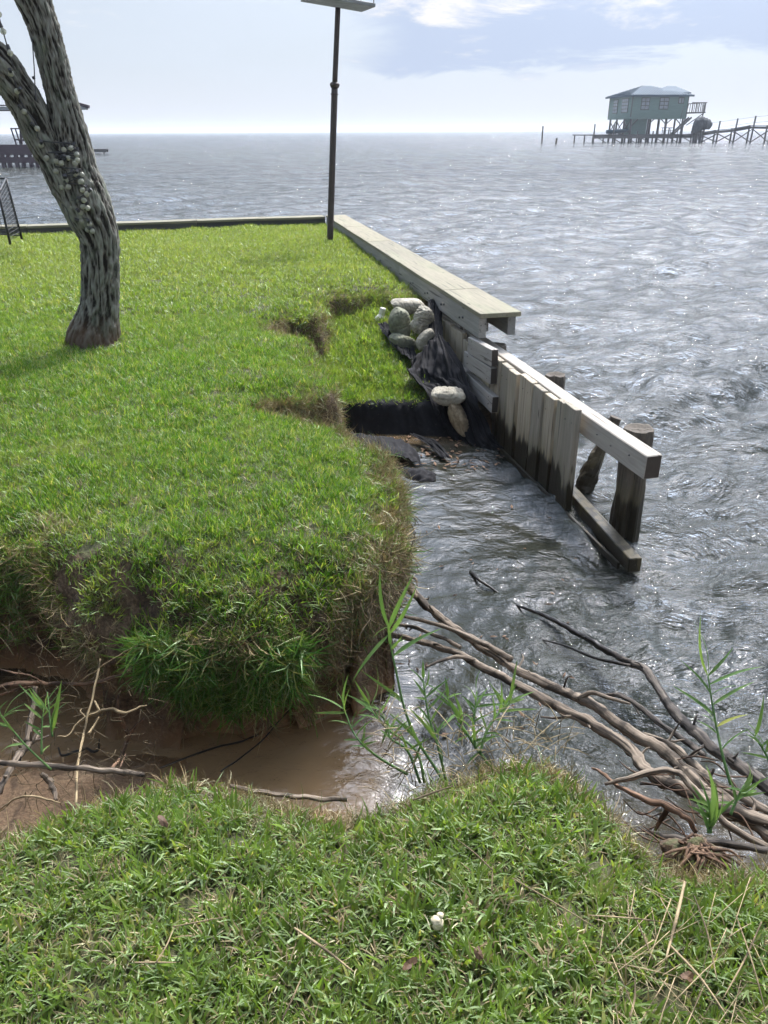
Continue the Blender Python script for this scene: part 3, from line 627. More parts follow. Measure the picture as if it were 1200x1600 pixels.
def rim():
    f = lambda x, y, h, sB, sF, sT, sl: (sB > -.03) & (sB < .16) & (np.random.uniform(size=x.shape) < .25 + 1.4 * fbm(x * 2.2 + 4, y * 2.2, 3, 3)) & (y < 9.5)
    for box, d, s in (((-2.9, .3, 2.5, 5.2), 1500, (.5, .9)), ((-1.2, .6, 5.2, 9.5), 800, (.6, 1.1))):
        x, y, h, gx, gy = sample(*box, d, f)
        scatter('dry_turf_rim', np.stack([x, y, h + .006], -1), rots(gx, gy, .9, .45), np.random.uniform(*s, len(x)), C_root, 8, 'dead straw and torn roots along the bank rim')
    f = lambda x, y, h, sB, sF, sT, sl: (sF > -.02) & (sF < .10) & (np.random.uniform(size=x.shape) < .3 + 1.2 * fbm(x * 3 + 4, y * 3, 3, 3))
    x, y, h, gx, gy = sample(-1.4, 1.3, 1.2, 1.8, 1500, f)
    scatter('dry_turf_rim', np.stack([x, y, h + .004], -1), rots(gx, gy, .9, .5), np.random.uniform(.3, .6, len(x)), C_root, 8, 'dead straw along the near turf edge')
rim()
add_faces('dry_roots', 900, (2.4, 3.4, -3.2, .3), 'B', C_root, 8, 1.0, 1.9, 'long dry roots trailing down the undercut bank face', -.85, 2.6)
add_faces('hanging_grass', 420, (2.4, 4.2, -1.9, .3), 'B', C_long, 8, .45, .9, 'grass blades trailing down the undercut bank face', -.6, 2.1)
def long_clump():
    """dark green grass that slumped down the face between the lip and the water"""
    n = 620; x = np.random.uniform(-1.02, -.34, n); t = np.random.uniform(size=n) ** .8
    lim = 1 - ((x + .68) / .36) ** 2 * .6; t = t * np.clip(lim, .15, 1)
    y = 2.68 + .08 * t + np.random.normal(0, .025, n) - .05; z = -.27 - .42 * t
    rot = []
    for i in range(n):
        ang = random.gauss(1.35, .4); az = random.gauss(-math.pi / 2, .7); v = Vector((math.cos(az) * math.sin(ang), math.sin(az) * math.sin(ang), math.cos(ang)))
        rot.append(tuple((v.to_track_quat('Z', 'Y') @ Euler((0, 0, random.uniform(0, 6.28))).to_quaternion()).to_euler()))
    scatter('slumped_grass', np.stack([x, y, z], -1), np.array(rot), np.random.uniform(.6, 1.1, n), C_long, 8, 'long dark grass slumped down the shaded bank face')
    n = 160; x = np.random.uniform(-2.4, -1.5, n); y = np.random.uniform(2.98, 3.1, n); z = np.random.uniform(-.62, -.1, n)
    scatter('slumped_grass', np.stack([x, y, z], -1), np.stack([np.random.normal(1.0, .4, n), np.random.normal(0, .4, n), np.random.uniform(-.6, .6, n)], -1), np.random.uniform(.5, .9, n), C_long, 8, 'dark grass in the notch at the left of the bank')
long_clump()
def terrace_fringe():
    n = 420; x = np.random.uniform(-.46, .42, n); y = 6.90 + .04 * x + np.random.uniform(-.05, .06, n)
    scatter('terrace_fringe', np.stack([x, y, ground(x, y) * 0 - .66], -1), np.stack([np.random.normal(.75, .35, n), np.random.normal(0, .35, n), np.random.uniform(0, 6.28, n)], -1), np.random.uniform(.9, 1.9, n), C_mid, 10, 'grass fringe hanging over the black cloth of the terrace')
terrace_fringe()
def slump_body():
    """soil and turf block under the slumped grass"""
    n, m = 40, 24; V = []
    for i in range(n):
        for j in range(m):
            u = i / (n - 1); v = j / (m - 1); x = -1.08 + .80 * u; lim = (1 - (2 * u - 1) ** 2) ** .5
            z = -.35 - .42 * v; y = 2.90 - (.16 * lim + .05) * math.sin(min(1, v * 1.1 + .1) * math.pi) ** .5
            V.append((x, y + .03 * float(pn(x * 9, z * 9, 3.)), z + .02 * float(pn(x * 8, z * 8, 6.))))
    Fq = [(i * m + j, i * m + j + 1, (i + 1) * m + j + 1, (i + 1) * m + j) for i in range(n - 1) for j in range(m - 1)]
    o = mesh('slumped_soil', V, Fq, M_soil, smooth=True); tag(o, 'dark soil of the slumped bank face', kind='structure')
slump_body()
#==OBJECTS==
# ================================================================== seawall on the right
def wallpt(y, off=0.0, z=0.0):               # point beside the sheet-board line; off > 0 is towards the bay
    n = Vector((.977, .213, 0)); p = Vector((xw(y), y, z)); return p + n * off
def build_bulkhead():
    bk = empty('wooden_bulkhead', (xw(8), 8, WZ), 'broken timber bulkhead of upright grey boards with plank cap running out to the corner', 'seawall')
    y = 5.05; k = 0
    while y < 9.9:
        w = random.choice([.185, .19, .195, .20]) ; w = .27 if abs(y - 5.9) < .12 else w
        top = -.16 + random.uniform(-.012, .012) + (.05 if k == 0 else 0) - (.05 if 6.9 < y < 8 and random.random() < .4 else 0)
        th = .05; off = .0 + random.uniform(-.006, .006) - (.03 if k == 0 else 0)
        a = wallpt(y + w / 2, off - .025 + .0, -1.75); b_ = wallpt(y + w / 2 + random.uniform(-.006, .006), off - .025 + random.uniform(-.005, .005), top)
        o = beam('sheet_board', a, b_, w - .008 - random.uniform(0, .005), th, M_board, bk, .004, up=Vector((.977, .213, 0)), rough=.003, seg=3)
        if k == 0: o['label'] = 'thick end board standing slightly proud'
        if k % 2 == 0 and y < 7.2:
            for q in (.07, -.07): bolt(wallpt(y + w / 2 + q * .7, off - .052, top - .09 - .02 * random.random()), o, .005)
        y += w + .004; k += 1
    o = beam('wall_board_run', wallpt(9.95, -.02, -.9), wallpt(15.85, -.02, -.9), .05, 1.5, M_board, bk); o['kind'] = 'stuff'
    # upper waler, broken off beyond the last board
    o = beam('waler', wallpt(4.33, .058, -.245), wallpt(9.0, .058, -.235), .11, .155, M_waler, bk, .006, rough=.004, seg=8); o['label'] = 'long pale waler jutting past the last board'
    for yy in (4.5, 4.72, 4.9): bolt(wallpt(yy, 0.0, -.22 - .03 * random.random()), o, .006)
    o = beam('lower_waler', wallpt(4.20, -.045, -.84), wallpt(5.6, .10, -.86), .085, .10, M_lowtim, bk, .005, rough=.004, seg=5); o['label'] = 'soaked dark lower waler at the waterline'
    o = beam('lower_waler', wallpt(4.30, -.09, -.90), wallpt(6.4, -.06, -.905), .02, .05, M_lowtim, bk, .003)
    # three short boards spiked to the inner face
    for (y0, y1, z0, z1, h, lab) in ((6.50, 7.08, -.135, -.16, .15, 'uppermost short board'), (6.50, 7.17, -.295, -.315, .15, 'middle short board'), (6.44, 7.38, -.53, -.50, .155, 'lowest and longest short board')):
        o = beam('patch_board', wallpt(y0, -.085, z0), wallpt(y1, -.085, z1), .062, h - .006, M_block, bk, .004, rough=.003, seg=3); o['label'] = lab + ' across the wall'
        for yy in (y0 + .08, y1 - .1):
            for q in (-.03, .035): bolt(wallpt(yy, -.118, (z0 + z1) / 2 + q), o, .006)
    # cap: two fascia timbers with planks on top
    ye = 6.95
    for off, lab, e in ((-.03, 'inner fascia timber with paired bolts', 0), (.27, 'outer fascia timber', .06)):
        y0 = ye + e; n = 0
        while y0 < 15.6:
            y1 = min(y0 + 3.0, 15.85); o = beam('fascia_timber', wallpt(y0 + .003, off, .015), wallpt(y1 - .003, off, .015), .075, .188, M_fascia, bk, .005, rough=.002, seg=4)
            if n == 0: o['label'] = lab
            if off < 0:
                yy = y0 + .45
                while yy < y1 - .1:
                    for q, dz in ((0, .015), (.10, -.005)): bolt(wallpt(yy + q, off - .038, .0 + dz), o, .013)
                    yy += .62
            y0 = y1; n += 1
    y0 = ye - .045
    for ln in (1.15, 1.9, 2.0, 1.95, 2.05):
        y1 = min(y0 + ln, 15.93); o = beam('cap_plank', wallpt(y0 + .004, .12, .131), wallpt(y1 - .004, .12, .131), .385, .042, M_cap, bk, .004, rough=.002, seg=5)
        if y0 < 7: o['label'] = 'broken end plank of the cap'
        y0 = y1
    # short tie block under the fascia
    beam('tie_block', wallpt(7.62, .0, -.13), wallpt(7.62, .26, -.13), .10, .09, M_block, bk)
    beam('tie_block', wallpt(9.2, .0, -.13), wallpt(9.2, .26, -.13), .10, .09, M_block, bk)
    return bk
def bolt(p, parent, r):
    bm = bmesh.new(); bmesh.ops.create_cone(bm, cap_ends=True, segments=8, radius1=r, radius2=r * .7, depth=r * 1.0)
    n = Vector((-.977, -.213, 0)); w = Matrix.Translation(p) @ n.to_track_quat('Z', 'Y').to_matrix().to_4x4()
    return bmobj('bolt', bm, M_bolt, parent, False, w)
build_bulkhead()
def far_wall():
    bk = empty('low_seawall', (CORN.x - 3, CORN.y - 1, -.3), 'low dark timber seawall with pale cap crossing behind the lawn', 'seawall', None)
    nrm = Vector((FWD.y, -FWD.x)); s = 1 if nrm.y < 0 else -1; nrm = nrm * s        # towards the lawn
    def p(d, o, z): c = fw(d); return Vector((c.x + nrm.x * o, c.y + nrm.y * o, z))
    d = .12
    for i, ln in enumerate((2.4, 2.9, 3.1, 2.8, 3.0)):
        beam('cap_plank', p(d + .004, .02, .131), p(d + ln - .004, .02, .131), .33, .04, M_cap, bk, .004, rough=.003, seg=4)
        beam('face_timber', p(d + .004, .12, .045), p(d + ln - .004, .12, .045), .07, .128, M_farwood, bk, .004)
        beam('face_timber', p(d + .004, .10, -.115), p(d + ln - .004, .10, -.115), .06, .18, M_farwood, bk, .004)
        beam('face_timber', p(d + .004, -.14, -.5), p(d + ln - .004, -.14, -.5), .07, 1.2, M_farwood, bk, .004)
        d += ln
far_wall()
def pile(x, y, r, ztop, label, lean=(0, 0), zb=-1.8, taper=1.0, ragged=0.0, group='old piles behind the bulkhead', hole=True):
    n, m = 44, 36; V = []; ang = np.linspace(0, 2 * np.pi, m, endpoint=False); sd0 = random.random() * 40
    for i in range(n):
        t = i / (n - 1); z = zb + (ztop - zb) * t; rr = r * (taper + (1 - taper) * t)
        g = pn(np.cos(ang) * 2.4 + sd0, np.sin(ang) * 2.4, z * .9) * .07 + pn(np.cos(ang) * 9 + sd0, np.sin(ang) * 9, z * .8) * .045
        if ragged:
            eat = np.maximum(0, pn(np.cos(ang) * 1.3 + sd0 + 3, np.sin(ang) * 1.3, z * 3.2)) * ragged * sstep(-.25, -.6, z); g = g - eat
        if i == n - 1: rr *= .93
        q = rr * (1 + g); V += [(q[k] * math.cos(ang[k]) + lean[0] * t, q[k] * math.sin(ang[k]) + lean[1] * t, z + (.012 * float(pn(ang[k], sd0, 3.)) if i == n - 1 else 0)) for k in range(m)]
    b0 = len(V)
    for f in (.86, .45, .0): 
        for k in range(m): V.append((lean[0] + r * .93 * f * math.cos(ang[k]), lean[1] + r * .93 * f * math.sin(ang[k]), ztop - (.012 if f < .8 else .0) + .006 * float(pn(f * 5 + ang[k], sd0, 1.))))
    Fc = [(i * m + k, i * m + (k + 1) % m, (i + 1) * m + (k + 1) % m, (i + 1) * m + k) for i in range(n - 1) for k in range(m)]
    Fc += [((n - 1) * m + k, (n - 1) * m + (k + 1) % m, b0 + (k + 1) % m, b0 + k) for k in range(m)]
    Fc += [(b0 + i * m + k, b0 + i * m + (k + 1) % m, b0 + (i + 1) * m + (k + 1) % m, b0 + (i + 1) * m + k) for i in range(2) for k in range(m)]
    # grain runs along local X in the wood shader, so the pile is modelled lying and stood up
    V = [(z - zb, x_, y_) for x_, y_, z in V]
    rot = Matrix(((0, 1, 0, x), (0, 0, 1, y), (1, 0, 0, zb), (0, 0, 0, 1)))
    o = mesh('wooden_pile', V, Fc, M_pile, smooth=False, world_mat=rot); tag(o, label, 'pile', group); return o
pile(1.685, 4.82, .105, -.165, 'thick split pile with rotted flank bolted to the jutting waler end', taper=1.02, ragged=.42)
pile(1.385, 6.08, .085, -.165, 'round sawn pile top just behind the wall boards midway', zb=-1.8)
pile(1.06, 7.12, .085, -.175, 'short pile directly below the broken end of the cap')
pile(.80, 8.55, .08, -.09, 'brown pile half hidden under the fascia beside the sandbags')
def leaning():
    a, b_ = Q(893, 800, 5.35), Q(962, 652, 5.38)
    V, Fc = tube_data([a, a.lerp(b_, .3), a.lerp(b_, .62), b_], [.062, .068, .05, .043], 30, 12, bump=.35, bs=16, seed=3)
    o = mesh('leaning_post', V, Fc, M_pile, smooth=False); center_origin(o); tag(o, 'thin rotten post leaning right between the wall end and the thick pile', 'post')
leaning()
# ================================================================== sandbags
def bag(c, L, W, H, rot, mat, label, wr=1.0):
    n, m = 64, 56; V = []; sdd = random.random() * 30
    for i in range(n):
        u = -1 + 2 * i / (n - 1); e = max(0.0, 1 - abs(u) ** 7) ** .35; et = max(0.0, 1 - abs(u) ** 2.6) ** .62 + .03
        for k in range(m):
            a = 2 * math.pi * k / m; ca, sa = math.cos(a), math.sin(a); r = (abs(ca) ** 3.4 + abs(sa) ** 2.2) ** (-1 / 2.8)
            cre = 1 - abs(float(pn(u * 2.6 + sdd, ca * 1.6, sa * 1.6 + sdd))) * 2.4
            fold = 1 + wr * (.045 * float(pn(u * 1.6 + sdd, ca * 1.2, sa * 1.2)) - .10 * max(0, 1 - 7 * abs(float(pn(u * 4.2 + 1.2 * ca + sdd, ca * 1.1, sa * 1.1)))) - .05 * max(0, cre - .55) + .05 * math.sin(a * 9 + 4 * float(pn(u * 3, ca, sdd))) * abs(u) ** 3 + .02 * float(pn(u * 9 + sdd, ca * 7, sa * 7)))
            V.append((u * L / 2 * (1 + .06 * ca * ca * abs(u)), ca * r * W / 2 * e * fold, sa * r * et * fold * H / 2 - .04 * H * (1 - u * u) + .012 * math.sin(u * 2.2 + sdd)))
    Fc = [(i * m + k, i * m + (k + 1) % m, (i + 1) * m + (k + 1) % m, (i + 1) * m + k) for i in range(n - 1) for k in range(m)]
    o = mesh('sandbag', V, Fc, mat, smooth=True, world_mat=Matrix.Translation(c) @ Euler([R(a) for a in rot]).to_matrix().to_4x4())
    tag(o, label, 'sandbag', 'sandbags along the wall'); return o
bag(Q(637, 476, 8.35), .34, .26, .15, (0, 6, 8), M_bag, 'pale rounded sandbag topmost of the pile under the fascia')
bag(Q(626, 505, 8.15), .31, .25, .22, (8, 74, 20), M_baggreen, 'dull green sandbag standing upright at the left of the pile')
bag(Q(659, 500, 7.95), .27, .20, .20, (10, -62, 15), M_bag, 'wrinkled pale sandbag leaning at the right of the pile', 2.6)
bag(Q(664, 530, 7.75), .23, .15, .13, (0, -60, 10), M_bag, 'small pale sandbag peeping out above the black cloth peak')
bag(Q(630, 535, 8.0), .28, .22, .18, (0, 20, 30), M_baggreen, 'dark green sandbag lowest of the pile, half buried')
bag(Q(701, 617, 6.72), .30, .22, .15, (4, 6, -6), M_bag, 'pale sandbag lying on the black cloth next to the lowest patch board')
bag(Q(719, 655, 6.60), .32, .145, .14, (0, 62, -35), M_bagbrown, 'wet brown sandbag hanging down the cloth below the pale one')
# ================================================================== black cloth
def cloth(name, rows, label, nu=60, nv=50, amp=.012, fold=(5, 1), dens=1.0, mat=None, thick=.003, jag=0.0, seed=0):
    G = np.array([[list(p) for p in r] for r in rows]); 
    A = np.array([catmull(G[i], nu) for i in range(G.shape[0])]); Bm = np.stack([catmull(A[:, j], nv) for j in range(nu)], 1)
    U, V_ = np.meshgrid(np.linspace(0, 1, nu), np.linspace(0, 1, nv))
    du = np.gradient(Bm, axis=1); dv = np.gradient(Bm, axis=0); nn = np.cross(du, dv); nn /= np.linalg.norm(nn, axis=2)[..., None] + 1e-9
    f = amp * (1.4 * (np.abs(pn(U * fold[0] * 1.3 + V_ * 2.1 + .8 * pn(U * 2, V_ * 2, seed + 3) + seed, V_ * fold[1] * 2.2, seed)) * 2 - .5) + .8 * pn(U * fold[0] * 4 + seed, V_ * fold[1] * 3, 3 + seed) + .35 * pn(U * 26, V_ * 16, 5 + seed))
    Bm = Bm + nn * f[..., None]
    if jag: Bm[-4:] += (jag * pn(U * 9, 2.0, seed))[-4:, :, None] * np.array([0.3, -.6, -.2]) * np.linspace(.2, 1, 4)[:, None, None]
    i = np.arange(nv - 1)[:, None] * nu; j = np.arange(nu - 1)[None]
    Fq = np.stack([i + j, i + j + 1, i + nu + j + 1, i + nu + j], -1).reshape(-1, 4)
    o = mesh(name, Bm.reshape(-1, 3), Fq, mat or M_fabric, smooth=True)
    s = o.modifiers.new('thickness', 'SOLIDIFY'); s.thickness = thick
    center_origin(o); tag(o, label, 'ground cloth'); return o
cloth('black_cloth', [[Q(590, 507, 8.45), Q(606, 506, 8.4), Q(622, 520, 8.3), Q(640, 530, 8.1)], [Q(598, 520, 8.2), Q(616, 530, 8.1), Q(632, 545, 7.9), Q(650, 552, 7.7)], [Q(612, 540, 7.9), Q(628, 552, 7.7), Q(642, 562, 7.5), Q(655, 570, 7.4)]], 'black cloth strip at the left foot of the sandbag pile', amp=.02, seed=3)
cloth('black_cloth', [[Q(668, 470, 8.3), Q(680, 468, 8.4), Q(690, 478, 8.3)], [Q(670, 500, 7.95), Q(683, 505, 7.9), Q(692, 520, 7.75)], [Q(668, 545, 7.6), Q(684, 545, 7.5), Q(696, 560, 7.35)]], 'black cloth between the wrinkled sandbag and the wall boards', amp=.012, seed=8)
cloth('black_cloth', [
 [Q(645, 565, 7.40), Q(668, 540, 7.50), Q(688, 527, 7.55), Q(700, 540, 7.42)],
 [Q(640, 580, 7.25), Q(664, 566, 7.30), Q(700, 556, 7.20), Q(722, 578, 7.08)],
 [Q(636, 578, 7.10), Q(668, 590, 7.15), Q(708, 592, 6.96), Q(735, 606, 6.80)],
 [Q(662, 606, 6.90), Q(684, 600, 7.00), Q(716, 602, 6.80), Q(748, 628, 6.56)],
 [Q(676, 640, 6.76), Q(702, 640, 6.78), Q(730, 640, 6.60), Q(764, 668, 6.42)],
 [Q(690, 664, 6.66), Q(710, 672, 6.62), Q(744, 684, 6.42), Q(780, 694, 6.33)],
 [Q(712, 688, 6.50), Q(728, 696, 6.45), Q(762, 706, 6.30), Q(794, 706, 6.28)]],
 'big crumpled black cloth peaking below the cap and draped down beside the patch boards', 110, 110, .030, (3.2, 1.6), jag=.12, seed=1)
cloth('black_cloth', [
 [Q(520, 622, 7.02), Q(560, 621, 7.02), Q(600, 620, 7.02), Q(640, 618, 7.04), Q(682, 614, 7.0)],
 [Q(532, 632, 6.84), Q(566, 631, 6.83), Q(606, 630, 6.82), Q(646, 628, 6.84), Q(690, 630, 6.80)],
 [Q(540, 664, 6.78), Q(570, 664, 6.75), Q(612, 660, 6.74), Q(654, 660, 6.74), Q(700, 662, 6.68)],
 [Q(544, 692, 6.72), Q(574, 690, 6.69), Q(616, 686, 6.68), Q(662, 690, 6.64), Q(716, 692, 6.57)]],
 'taut black cloth hung over the front of the grassy terrace', 110, 40, .010, (5, .25), seed=5)
cloth('black_cloth', [[Q(640, 678, 6.52), Q(652, 680, 6.50)], [Q(668, 696, 6.28), Q(682, 690, 6.30)], [Q(690, 716, 6.05), Q(704, 714, 6.05)]], 'narrow black cloth tail trailing into the shallow water', 16, 40, .012, seed=9)
cloth('black_cloth', [[Q(548, 676, 6.50), Q(590, 682, 6.42), Q(630, 686, 6.40)], [Q(560, 694, 6.25), Q(600, 702, 6.15), Q(650, 706, 6.12)], [Q(600, 716, 6.0), Q(622, 712, 5.98), Q(660, 726, 5.95)]], 'flat wet black cloth lying just under the water before the terrace', 40, 30, .012, seed=12)
def lump():
    c = Q(650, 748, 5.72); V = []; n, m = 30, 26
    for i in range(n):
        u = i / (n - 1) * math.pi * 1.15 - .3
        for j in range(m):
            v = j / (m - 1) * 2 - 1; r = .15 * (1 - .28 * v * v) * (1 - .3 * i / n)
            V.append((v * .15 + .02 * math.sin(u * 2), -r * math.cos(u) * .9 + .05, r * math.sin(u) * .62 + .02 * float(pn(u * 2, v * 3, 1.)) - .02))
    Fc = [(i * m + j, i * m + j + 1, (i + 1) * m + j + 1, (i + 1) * m + j) for i in range(n - 1) for j in range(m - 1)]
    o = mesh('black_cloth', V, Fc, M_fabric, smooth=True, world_mat=Matrix.Translation(c) @ Matrix.Rotation(R(-28), 4, 'Z'))
    s = o.modifiers.new('thickness', 'SOLIDIFY'); s.thickness = .012; tag(o, 'curled black cloth lump poking out of the water beside the bank', 'ground cloth')
lump()
def cup():
    c = Q(596, 492, 8.75); V, Fc = tube_data([c + Vector((0, 0, -.07)), c + Vector((.0, 0, .0)), c + Vector((.02, 0, .075))], [.032, .034, .034], 12, 14)
    e = empty('broken_pipe', c, 'short broken white plastic pipe stuck in the grass left of the sandbags', 'pipe')
    mesh('tube', V, Fc, M_white, e, smooth=True)
    V, Fc = tube_data([c + Vector((-.07, -.03, -.06)), c + Vector((-.02, -.03, -.035)), c + Vector((.03, -.03, -.05))], [.03, .045, .028], 12, 12, bump=.3)
    mesh('elbow', V, Fc, M_white, e, smooth=True)
cup()
# ================================================================== tree
TY = 6.62
def scale_at(p): return ((p - camo.location) @ (camo.matrix_world.to_3x3() @ Vector((0, 0, -1)))) / F
def limb(name, prof, parent, Y0=TY, nu=150, na=110, seed=0, dy=None):
    """prof: (u_left, u_right, v) silhouette rows from the bottom up"""
    pts, rad = [], []
    for i, (a, b_, v) in enumerate(prof):
        p = Q((a + b_) / 2, v, Y0 + (dy[i] if dy else 0)); pts.append(p); rad.append((b_ - a) / 2 * scale_at(p))
    pr = np.array([[*p, r] for p, r in zip(pts, rad)]); c = catmull(pr, nu); p = c[:, :3]; r = c[:, 3]
    t = np.gradient(p, axis=0); s = np.cumsum(np.linalg.norm(t, axis=1)); t /= np.linalg.norm(t, axis=1)[:, None]
    u = np.array([1., 0, 0]); ang = np.linspace(0, 2 * np.pi, na, endpoint=False); V = np.zeros((nu, na, 3)); Rd = np.zeros((nu, na))
    for k in range(nu):
        u = u - t[k] * np.dot(u, t[k]); u /= np.linalg.norm(u); w = np.cross(t[k], u)
        tw = ang + .45 * s[k]
        cx, cy = np.cos(tw), np.sin(tw); z = s[k]
        warp = .35 * pn(cx * 1.5 + seed, cy * 1.5, z * 2.2)
        a1 = 1 - np.abs(pn(cx * 4.6 + seed + warp, cy * 4.6 + warp, z * 5.2)) * 2.3
        a2 = 1 - np.abs(pn(cx * 10 + seed + warp, cy * 10, z * 14 + 3)) * 2.2
        big = pn(cx * .9 + seed, cy * .9, z * 1.3)
        rid = np.clip(.55 * a1 + .45 * a2, 0, 1); Rd[k] = rid
        rr = r[k] * (1 + .07 * big) + .019 * (rid - .55) + .006 * pn(cx * 22, cy * 22, z * 16)
        if k < nu * .12 and seed == 0: rr = rr * (1 + .14 * (1 - k / (nu * .12)) ** 2 * (1 + .9 * pn(np.cos(ang) * 1.7, np.sin(ang) * 1.7, 2.)))
        V[k] = p[k] + rr[:, None] * (np.cos(ang)[:, None] * u + np.sin(ang)[:, None] * w)
    i = np.arange(nu - 1)[:, None] * na; j = np.arange(na)[None]; j2 = (j + 1) % na
    Fq = np.stack([i + j, i + j2, i + na + j2, i + na + j], -1).reshape(-1, 4)
    o = mesh(name, V.reshape(-1, 3), Fq, M_bark, parent, smooth=True)
    at = o.data.attributes.new('ridge', 'FLOAT', 'POINT'); at.data.foreach_set('value', Rd.ravel().astype(np.float32))
    return pr
tree = empty('leaning_tree', P(145, 535, 0), 'rough barked tree forking low into two leaning limbs on the lawn', 'tree')
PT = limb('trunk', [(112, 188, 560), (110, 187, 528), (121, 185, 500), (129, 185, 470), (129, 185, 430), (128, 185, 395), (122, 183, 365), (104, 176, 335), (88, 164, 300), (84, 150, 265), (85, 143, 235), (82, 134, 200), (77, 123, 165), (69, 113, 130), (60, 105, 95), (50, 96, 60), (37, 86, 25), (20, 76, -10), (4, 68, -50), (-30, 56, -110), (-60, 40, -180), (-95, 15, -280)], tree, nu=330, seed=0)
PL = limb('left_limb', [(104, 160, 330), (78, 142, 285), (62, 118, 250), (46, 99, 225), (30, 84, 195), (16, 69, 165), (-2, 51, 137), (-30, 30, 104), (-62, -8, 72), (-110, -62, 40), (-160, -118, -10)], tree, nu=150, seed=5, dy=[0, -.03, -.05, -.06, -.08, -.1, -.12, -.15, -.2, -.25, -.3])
bpy.data.objects['left_limb'].name = 'limb'
# ---- string lights wound on the tree
BULBS = [(26.7,142.5),(38,174.5),(58,201),(64.5,226.7),(73,246.7),(88,251.7),(87.5,267.5),(100,234),(111,231.7),(120,241.7),(121,250),(117.5,255),(106.7,246.7),(96,255),(118,272),(128,273),(127,283),(103,282),(107,292),(97,292.5),(17.5,115),(113,323),(135.6,303),(129,297),(128,346),(140,350.5),(137,359),(144.5,361),(126,332.6),(129.4,323),(131,313),(137,325),(126,284),(118.4,271.4),(102.6,280)]
def surf(u, v):
    best = None
    for pr in (PT, PL):
        c = catmull(pr, 200)
        for q in c:
            p = Q(u, v, q[1]); 
            if abs(p.z - q[2]) < .03:
                dx = abs(p.x - q[0]); y = q[1] - math.sqrt(max(0, q[3] ** 2 - dx ** 2)) if dx < q[3] else None
                if y and (best is None or y < best): best = y
    return Q(u, v, (best or TY - .15) - .012)
def bulb_mesh():
    bm = bmesh.new(); bmesh.ops.create_uvsphere(bm, u_segments=14, v_segments=10, radius=.021)
    for vv in bm.verts:
        if vv.co.z > .012: vv.co.x *= .75; vv.co.y *= .75; vv.co.z *= 1.25
    me = bpy.data.meshes.new('bulb'); bm.to_mesh(me); bm.free(); me.materials.append(M_bulb); me.polygons.foreach_set('use_smooth', [True] * len(me.polygons)); return me
def socket_mesh():
    bm = bmesh.new(); bmesh.ops.create_cone(bm, cap_ends=True, segments=10, radius1=.013, radius2=.011, depth=.03); me = bpy.data.meshes.new('socket'); bm.to_mesh(me); bm.free(); me.materials.append(M_bolt); return me
BM, SM = bulb_mesh(), socket_mesh()
def lights(name, pts, label, extra=None, hang=False):
    e = empty(name, pts[0], label, 'string lights', 'string lights in the tree')
    cord = []
    for i, p in enumerate(pts):
        q = Euler((random.uniform(-1.2, 1.2), random.uniform(-1.2, 1.2), 0)).to_matrix().to_4x4() if not hang else Euler((random.uniform(-.3, .3), random.uniform(-.3, .3), 0)).to_matrix().to_4x4()
        w = Matrix.Translation(p) @ q
        b = bpy.data.objects.new('bulb', BM); place(b, e, w); s = bpy.data.objects.new('socket', SM); place(s, e, w @ Matrix.Translation((0, 0, .04)))
        cord.append(p + Vector((0, .0, .035 if not hang else .06)))
    if extra: cord = extra
    tube('cord', cord, [.0045] * len(cord), M_bolt, e, n=len(cord) * 6, m=5)
bp = [surf(u, v) for u, v in sorted(BULBS, key=lambda a: a[1])]
lights('string_lights', bp, 'string of round clear bulbs wound around the tree fork')
hp = [Q(-2, 22, 6.3), Q(5, 49, 6.3), Q(16, 83, 6.3)]
lights('string_lights', hp, 'loose bulb string hanging beyond the upper left limb', [Q(-14, -30, 6.3), Q(-6, 10, 6.3), Q(3, 43, 6.3), Q(13, 78, 6.3), Q(22, 108, 6.35)], True)
def wires():
    e = empty('hanging_wire', Q(55, 160, 6.45), 'thin dark wire dangling in the fork of the tree', 'wire')
    tube('wire', [Q(50, 60, 6.5), Q(53, 100, 6.48), Q(55, 140, 6.46), Q(57, 158, 6.42)], [.004, .004, .004, .004], M_bolt, e, n=20, m=5)
    tube('clip', [Q(51, 122, 6.46), Q(54, 121, 6.46)], [.011, .011], M_bolt, e, n=4, m=6)
    e = empty('hanging_wire', Q(108, 330, 6.45), 'thin dark wire looping off the left side of the trunk', 'wire')
    tube('wire', [Q(96, 318, 6.45), Q(104, 326, 6.42), Q(109, 342, 6.4), Q(118, 358, 6.4), Q(128, 372, 6.45)], [.004] * 5, M_bolt, e, n=24, m=5)
wires()
